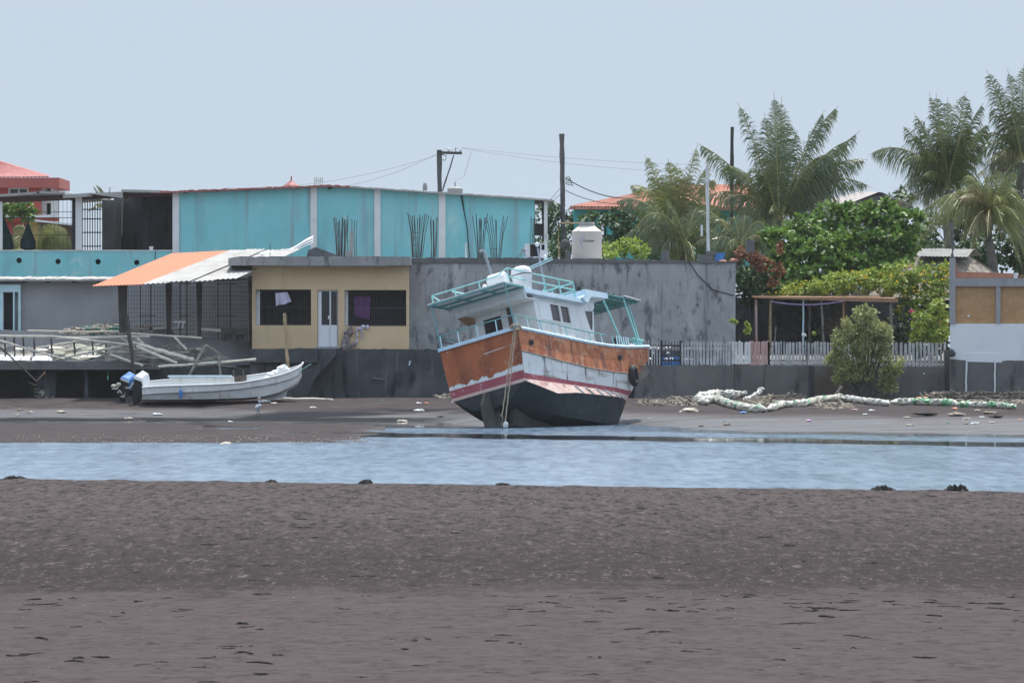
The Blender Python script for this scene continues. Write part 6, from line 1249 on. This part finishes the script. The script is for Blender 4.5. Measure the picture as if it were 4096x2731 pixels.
for px,py,rx,rz,n in [(3230,1165,.8,.25,330),(3330,1150,.9,.28,380),(3430,1150,.9,.28,380),(3530,1140,.9,.3,380),(3620,1120,.9,.4,420),(3700,1100,.8,.5,420),(3780,1090,.3,.4,200),(3580,1180,.6,.2,220),(3680,1190,.9,.35,380),(3760,1170,.5,.5,300),(3640,1240,.6,.4,260),(3740,1260,.5,.5,280),(3280,1140,.8,.3,360),(3180,1150,.5,.25,220),(3380,1120,.8,.35,380),(3480,1110,.8,.35,380),(3580,1090,.8,.4,380),(3120,1170,.5,.22,220),(3700,1150,.8,.5,420),(3770,1120,.4,.6,300),(3600,1150,.8,.4,400),(3680,1320,.6,.5,300),(3760,1330,.4,.5,260)]: vn.append(cl(px,py,213.6+R.uniform(-.3,.6),rx,.7,rz,n))
t = bush('flowering_vine','sprawling vine with yellow flowers covering the pergola and the palapa thatch','vine',vn,.15,MT['leafvine'],4,W(3640,1400,214.),.3,6)
mb = MB()
for k in range(95):
    c,rad,n = R.choice(vn); p = V(c)+V((R.uniform(-1,1)*rad[0],-rad[1]*R.uniform(.5,1.05),R.uniform(-.4,1)*rad[2]))
    for q in range(3): mb.blob(p+V((R.uniform(-.06,.06),R.uniform(-.03,.03),R.uniform(-.03,.03))),(.04,.03,.022),5,3,.3,R)
mb.build('flower', MT['flower'], t); t.children[-1]['kind'] = 'stuff'
mb = MB()
for q in range(5): mb.blob(W(3648+R.uniform(-7,7),1246+R.uniform(-6,6),212.4),(.05,.04,.04),6,4,.3,R)
mb.build('blossom', MT['pinkflower'], t)
bush('yard_shrub','bright green shrub beside the wall of the white lattice house','shrub',[cl(3700,1290,210.5,.5,.5,.45,380),cl(3740,1340,210.3,.45,.5,.35,320),cl(3680,1350,210.3,.4,.5,.25,220),cl(3750,1240,210.8,.35,.5,.4,240)],.16,MT['leafvine'],5,W(3720,1440,210.5),.32,4)
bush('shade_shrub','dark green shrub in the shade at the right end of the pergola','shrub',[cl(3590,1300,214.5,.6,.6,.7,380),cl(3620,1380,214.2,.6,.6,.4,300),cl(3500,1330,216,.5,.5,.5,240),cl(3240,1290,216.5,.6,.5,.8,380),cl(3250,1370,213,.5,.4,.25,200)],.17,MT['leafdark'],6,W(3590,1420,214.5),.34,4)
bush('sapling','leafy sapling growing at the foot of the concrete wall behind the fence','sapling',[cl(2932,1285,208.,.16,.16,.15,60),cl(2988,1320,208.,.2,.18,.14,80),cl(2985,1300,208.,.1,.1,.1,30)],.11,MT['leafvine'],7,W(2955,1410,208.),.34,3,None,.012)
# mangrove
mg = []
for px,py,rx,rz,n in [(3455,1290,.25,.3,230),(3400,1330,.3,.35,300),(3510,1320,.3,.35,300),(3540,1370,.3,.35,290),(3360,1390,.3,.3,280),(3450,1380,.5,.4,520),(3340,1430,.3,.22,260),(3420,1450,.5,.35,480),(3520,1440,.5,.4,480),(3565,1490,.3,.25,280),(3370,1480,.35,.22,280),(3450,1500,.5,.28,420),(3540,1530,.25,.22,180),(3480,1255,.12,.2,80),(3385,1290,.12,.22,80),(3545,1320,.12,.2,80),(3590,1475,.15,.15,100),(3400,1510,.3,.15,150),(3425,1258,.07,.26,70),(3500,1268,.07,.24,70),(3560,1335,.07,.22,60),(3345,1345,.07,.22,60),(3465,1240,.06,.2,50),(3320,1440,.15,.12,90),(3600,1450,.13,.14,90),(3570,1545,.16,.12,80),(3350,1520,.2,.12,90)]: mg.append(cl(px,py,204.4+R.uniform(-.25,.3),rx*.88,.45,rz*1.05,n))
t = thing('mangrove','olive green mangrove bush standing on the mud in front of the picket fence','mangrove', W(3460,1602,204.4)); mb = MB(); tufts(mb, [(c,r,n*2) for c,r,n in mg], .12, random.Random(12), .24, 14, 2.4); leaves(mb, [(c,r,n//3) for c,r,n in mg], .11, random.Random(13), .22); mb.build('crown', MT['olive'], t, recalc=False)
mb = MB(); f = W(3460,1604,204.4); R2 = random.Random(6)
for c,rad,n in mg: mb.tube([f+V((R2.uniform(-.08,.08),R2.uniform(-.08,.08),-.1)),f.lerp(V(c),.45)+V((R2.uniform(-.08,.08),0,.05)),V(c)],[.05,.028,.008],6)
mb.tube([f-V((0,0,.15)),f+V((.02,0,.5))],[.12,.08],8); mb.build('trunk', MT['wooddark'], t)
# trees behind
bush('distant_tree','hazy grey green tree between the turquoise building and the bare pole','tree',[cl(2215,850,250,.6,1,.5,380),cl(2235,900,250,.8,1,.7,480),cl(2210,960,250,.7,1,.7,380),cl(2280,960,248,.7,1,.7,380),cl(2310,880,252,.5,1,.5,240),cl(2160,880,252,.4,.8,.7,260),cl(2180,1000,246,.6,1,.5,300)],.18,MT['leafdark'],8,W(2230,1120,250.),.3,4,None,.06)
bush('hedge','dark green shrubbery behind the water tank and the palms','hedge',[cl(2430,925,238,.9,1,.7,420),cl(2360,880,240,.4,.8,.3,160),cl(2480,880,239,.7,.8,.4,260),cl(2600,880,239,.8,.8,.5,300),cl(2540,950,238,.9,1,.7,420),cl(2650,960,238,.9,1,.8,420),cl(2760,950,238,.9,1,.8,420),cl(2870,950,238,.9,1,.8,420),cl(2980,940,238,.9,1,.8,420),cl(3060,950,236,.8,1,.8,380),cl(2400,1000,236,.6,1,.4,260),cl(2700,1020,234,1.2,1,.4,360),cl(2900,1020,234,1.2,1,.4,360)],.24,MT['leafdark'],9,W(2700,1100,238.),.3,6,None,.06)
bush('garden_bush','sunlit light green bush on the roof line right of the water tank','bush',[cl(2450,1000,216,.5,.5,.28,320),cl(2520,985,216,.5,.5,.35,330),cl(2570,1010,216,.4,.5,.25,240),cl(2430,1025,215,.4,.5,.15,150)],.15,MT['leafvine'],10,W(2490,1120,216.),.3,4)
bush('roof_plant','small dark plant in the gap between the roof cabinet and the water tank','plant',[cl(2262,1000,214,.25,.3,.3,180),cl(2238,1015,214,.2,.3,.2,120),cl(2205,990,216,.25,.3,.4,160)],.13,MT['leafdark'],11,W(2258,1040,214.),.3,2,None,.012)
mb = MB(); mb.blob(W(2262,978,213.5),(.19,.19,.2),12,8,.05); tag(mb.build('dark_drum', MT['concdark']), 'dark round drum between the roof cabinet and the water tank', 'drum')
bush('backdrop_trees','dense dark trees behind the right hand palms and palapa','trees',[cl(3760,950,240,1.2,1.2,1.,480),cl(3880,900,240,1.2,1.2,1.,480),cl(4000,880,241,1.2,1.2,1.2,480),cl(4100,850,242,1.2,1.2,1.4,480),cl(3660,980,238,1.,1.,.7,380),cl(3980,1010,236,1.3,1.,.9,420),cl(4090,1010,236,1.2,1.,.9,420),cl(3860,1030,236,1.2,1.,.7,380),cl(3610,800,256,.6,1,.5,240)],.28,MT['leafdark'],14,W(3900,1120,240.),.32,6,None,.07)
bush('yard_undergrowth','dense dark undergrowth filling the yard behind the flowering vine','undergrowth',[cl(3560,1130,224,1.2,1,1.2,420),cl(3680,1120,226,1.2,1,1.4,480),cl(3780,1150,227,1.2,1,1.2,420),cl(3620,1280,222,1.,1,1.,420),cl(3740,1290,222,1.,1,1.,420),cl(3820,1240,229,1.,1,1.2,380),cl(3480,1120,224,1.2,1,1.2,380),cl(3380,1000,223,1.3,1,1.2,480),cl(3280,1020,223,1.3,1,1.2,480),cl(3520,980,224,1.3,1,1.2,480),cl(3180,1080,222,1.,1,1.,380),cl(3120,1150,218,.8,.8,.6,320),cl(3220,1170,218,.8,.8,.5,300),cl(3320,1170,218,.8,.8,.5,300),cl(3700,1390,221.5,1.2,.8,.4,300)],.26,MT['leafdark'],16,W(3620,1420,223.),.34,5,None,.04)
bush('distant_tree','green tree seen through the left terrace opening beside the red house','tree',[cl(60,830,252,.8,.8,.5,420),cl(110,850,252,.5,.8,.4,260),cl(20,850,252,.5,.8,.5,260)],.2,MT['leaf'],15,W(60,1100,252.),.34,3,None,.06)
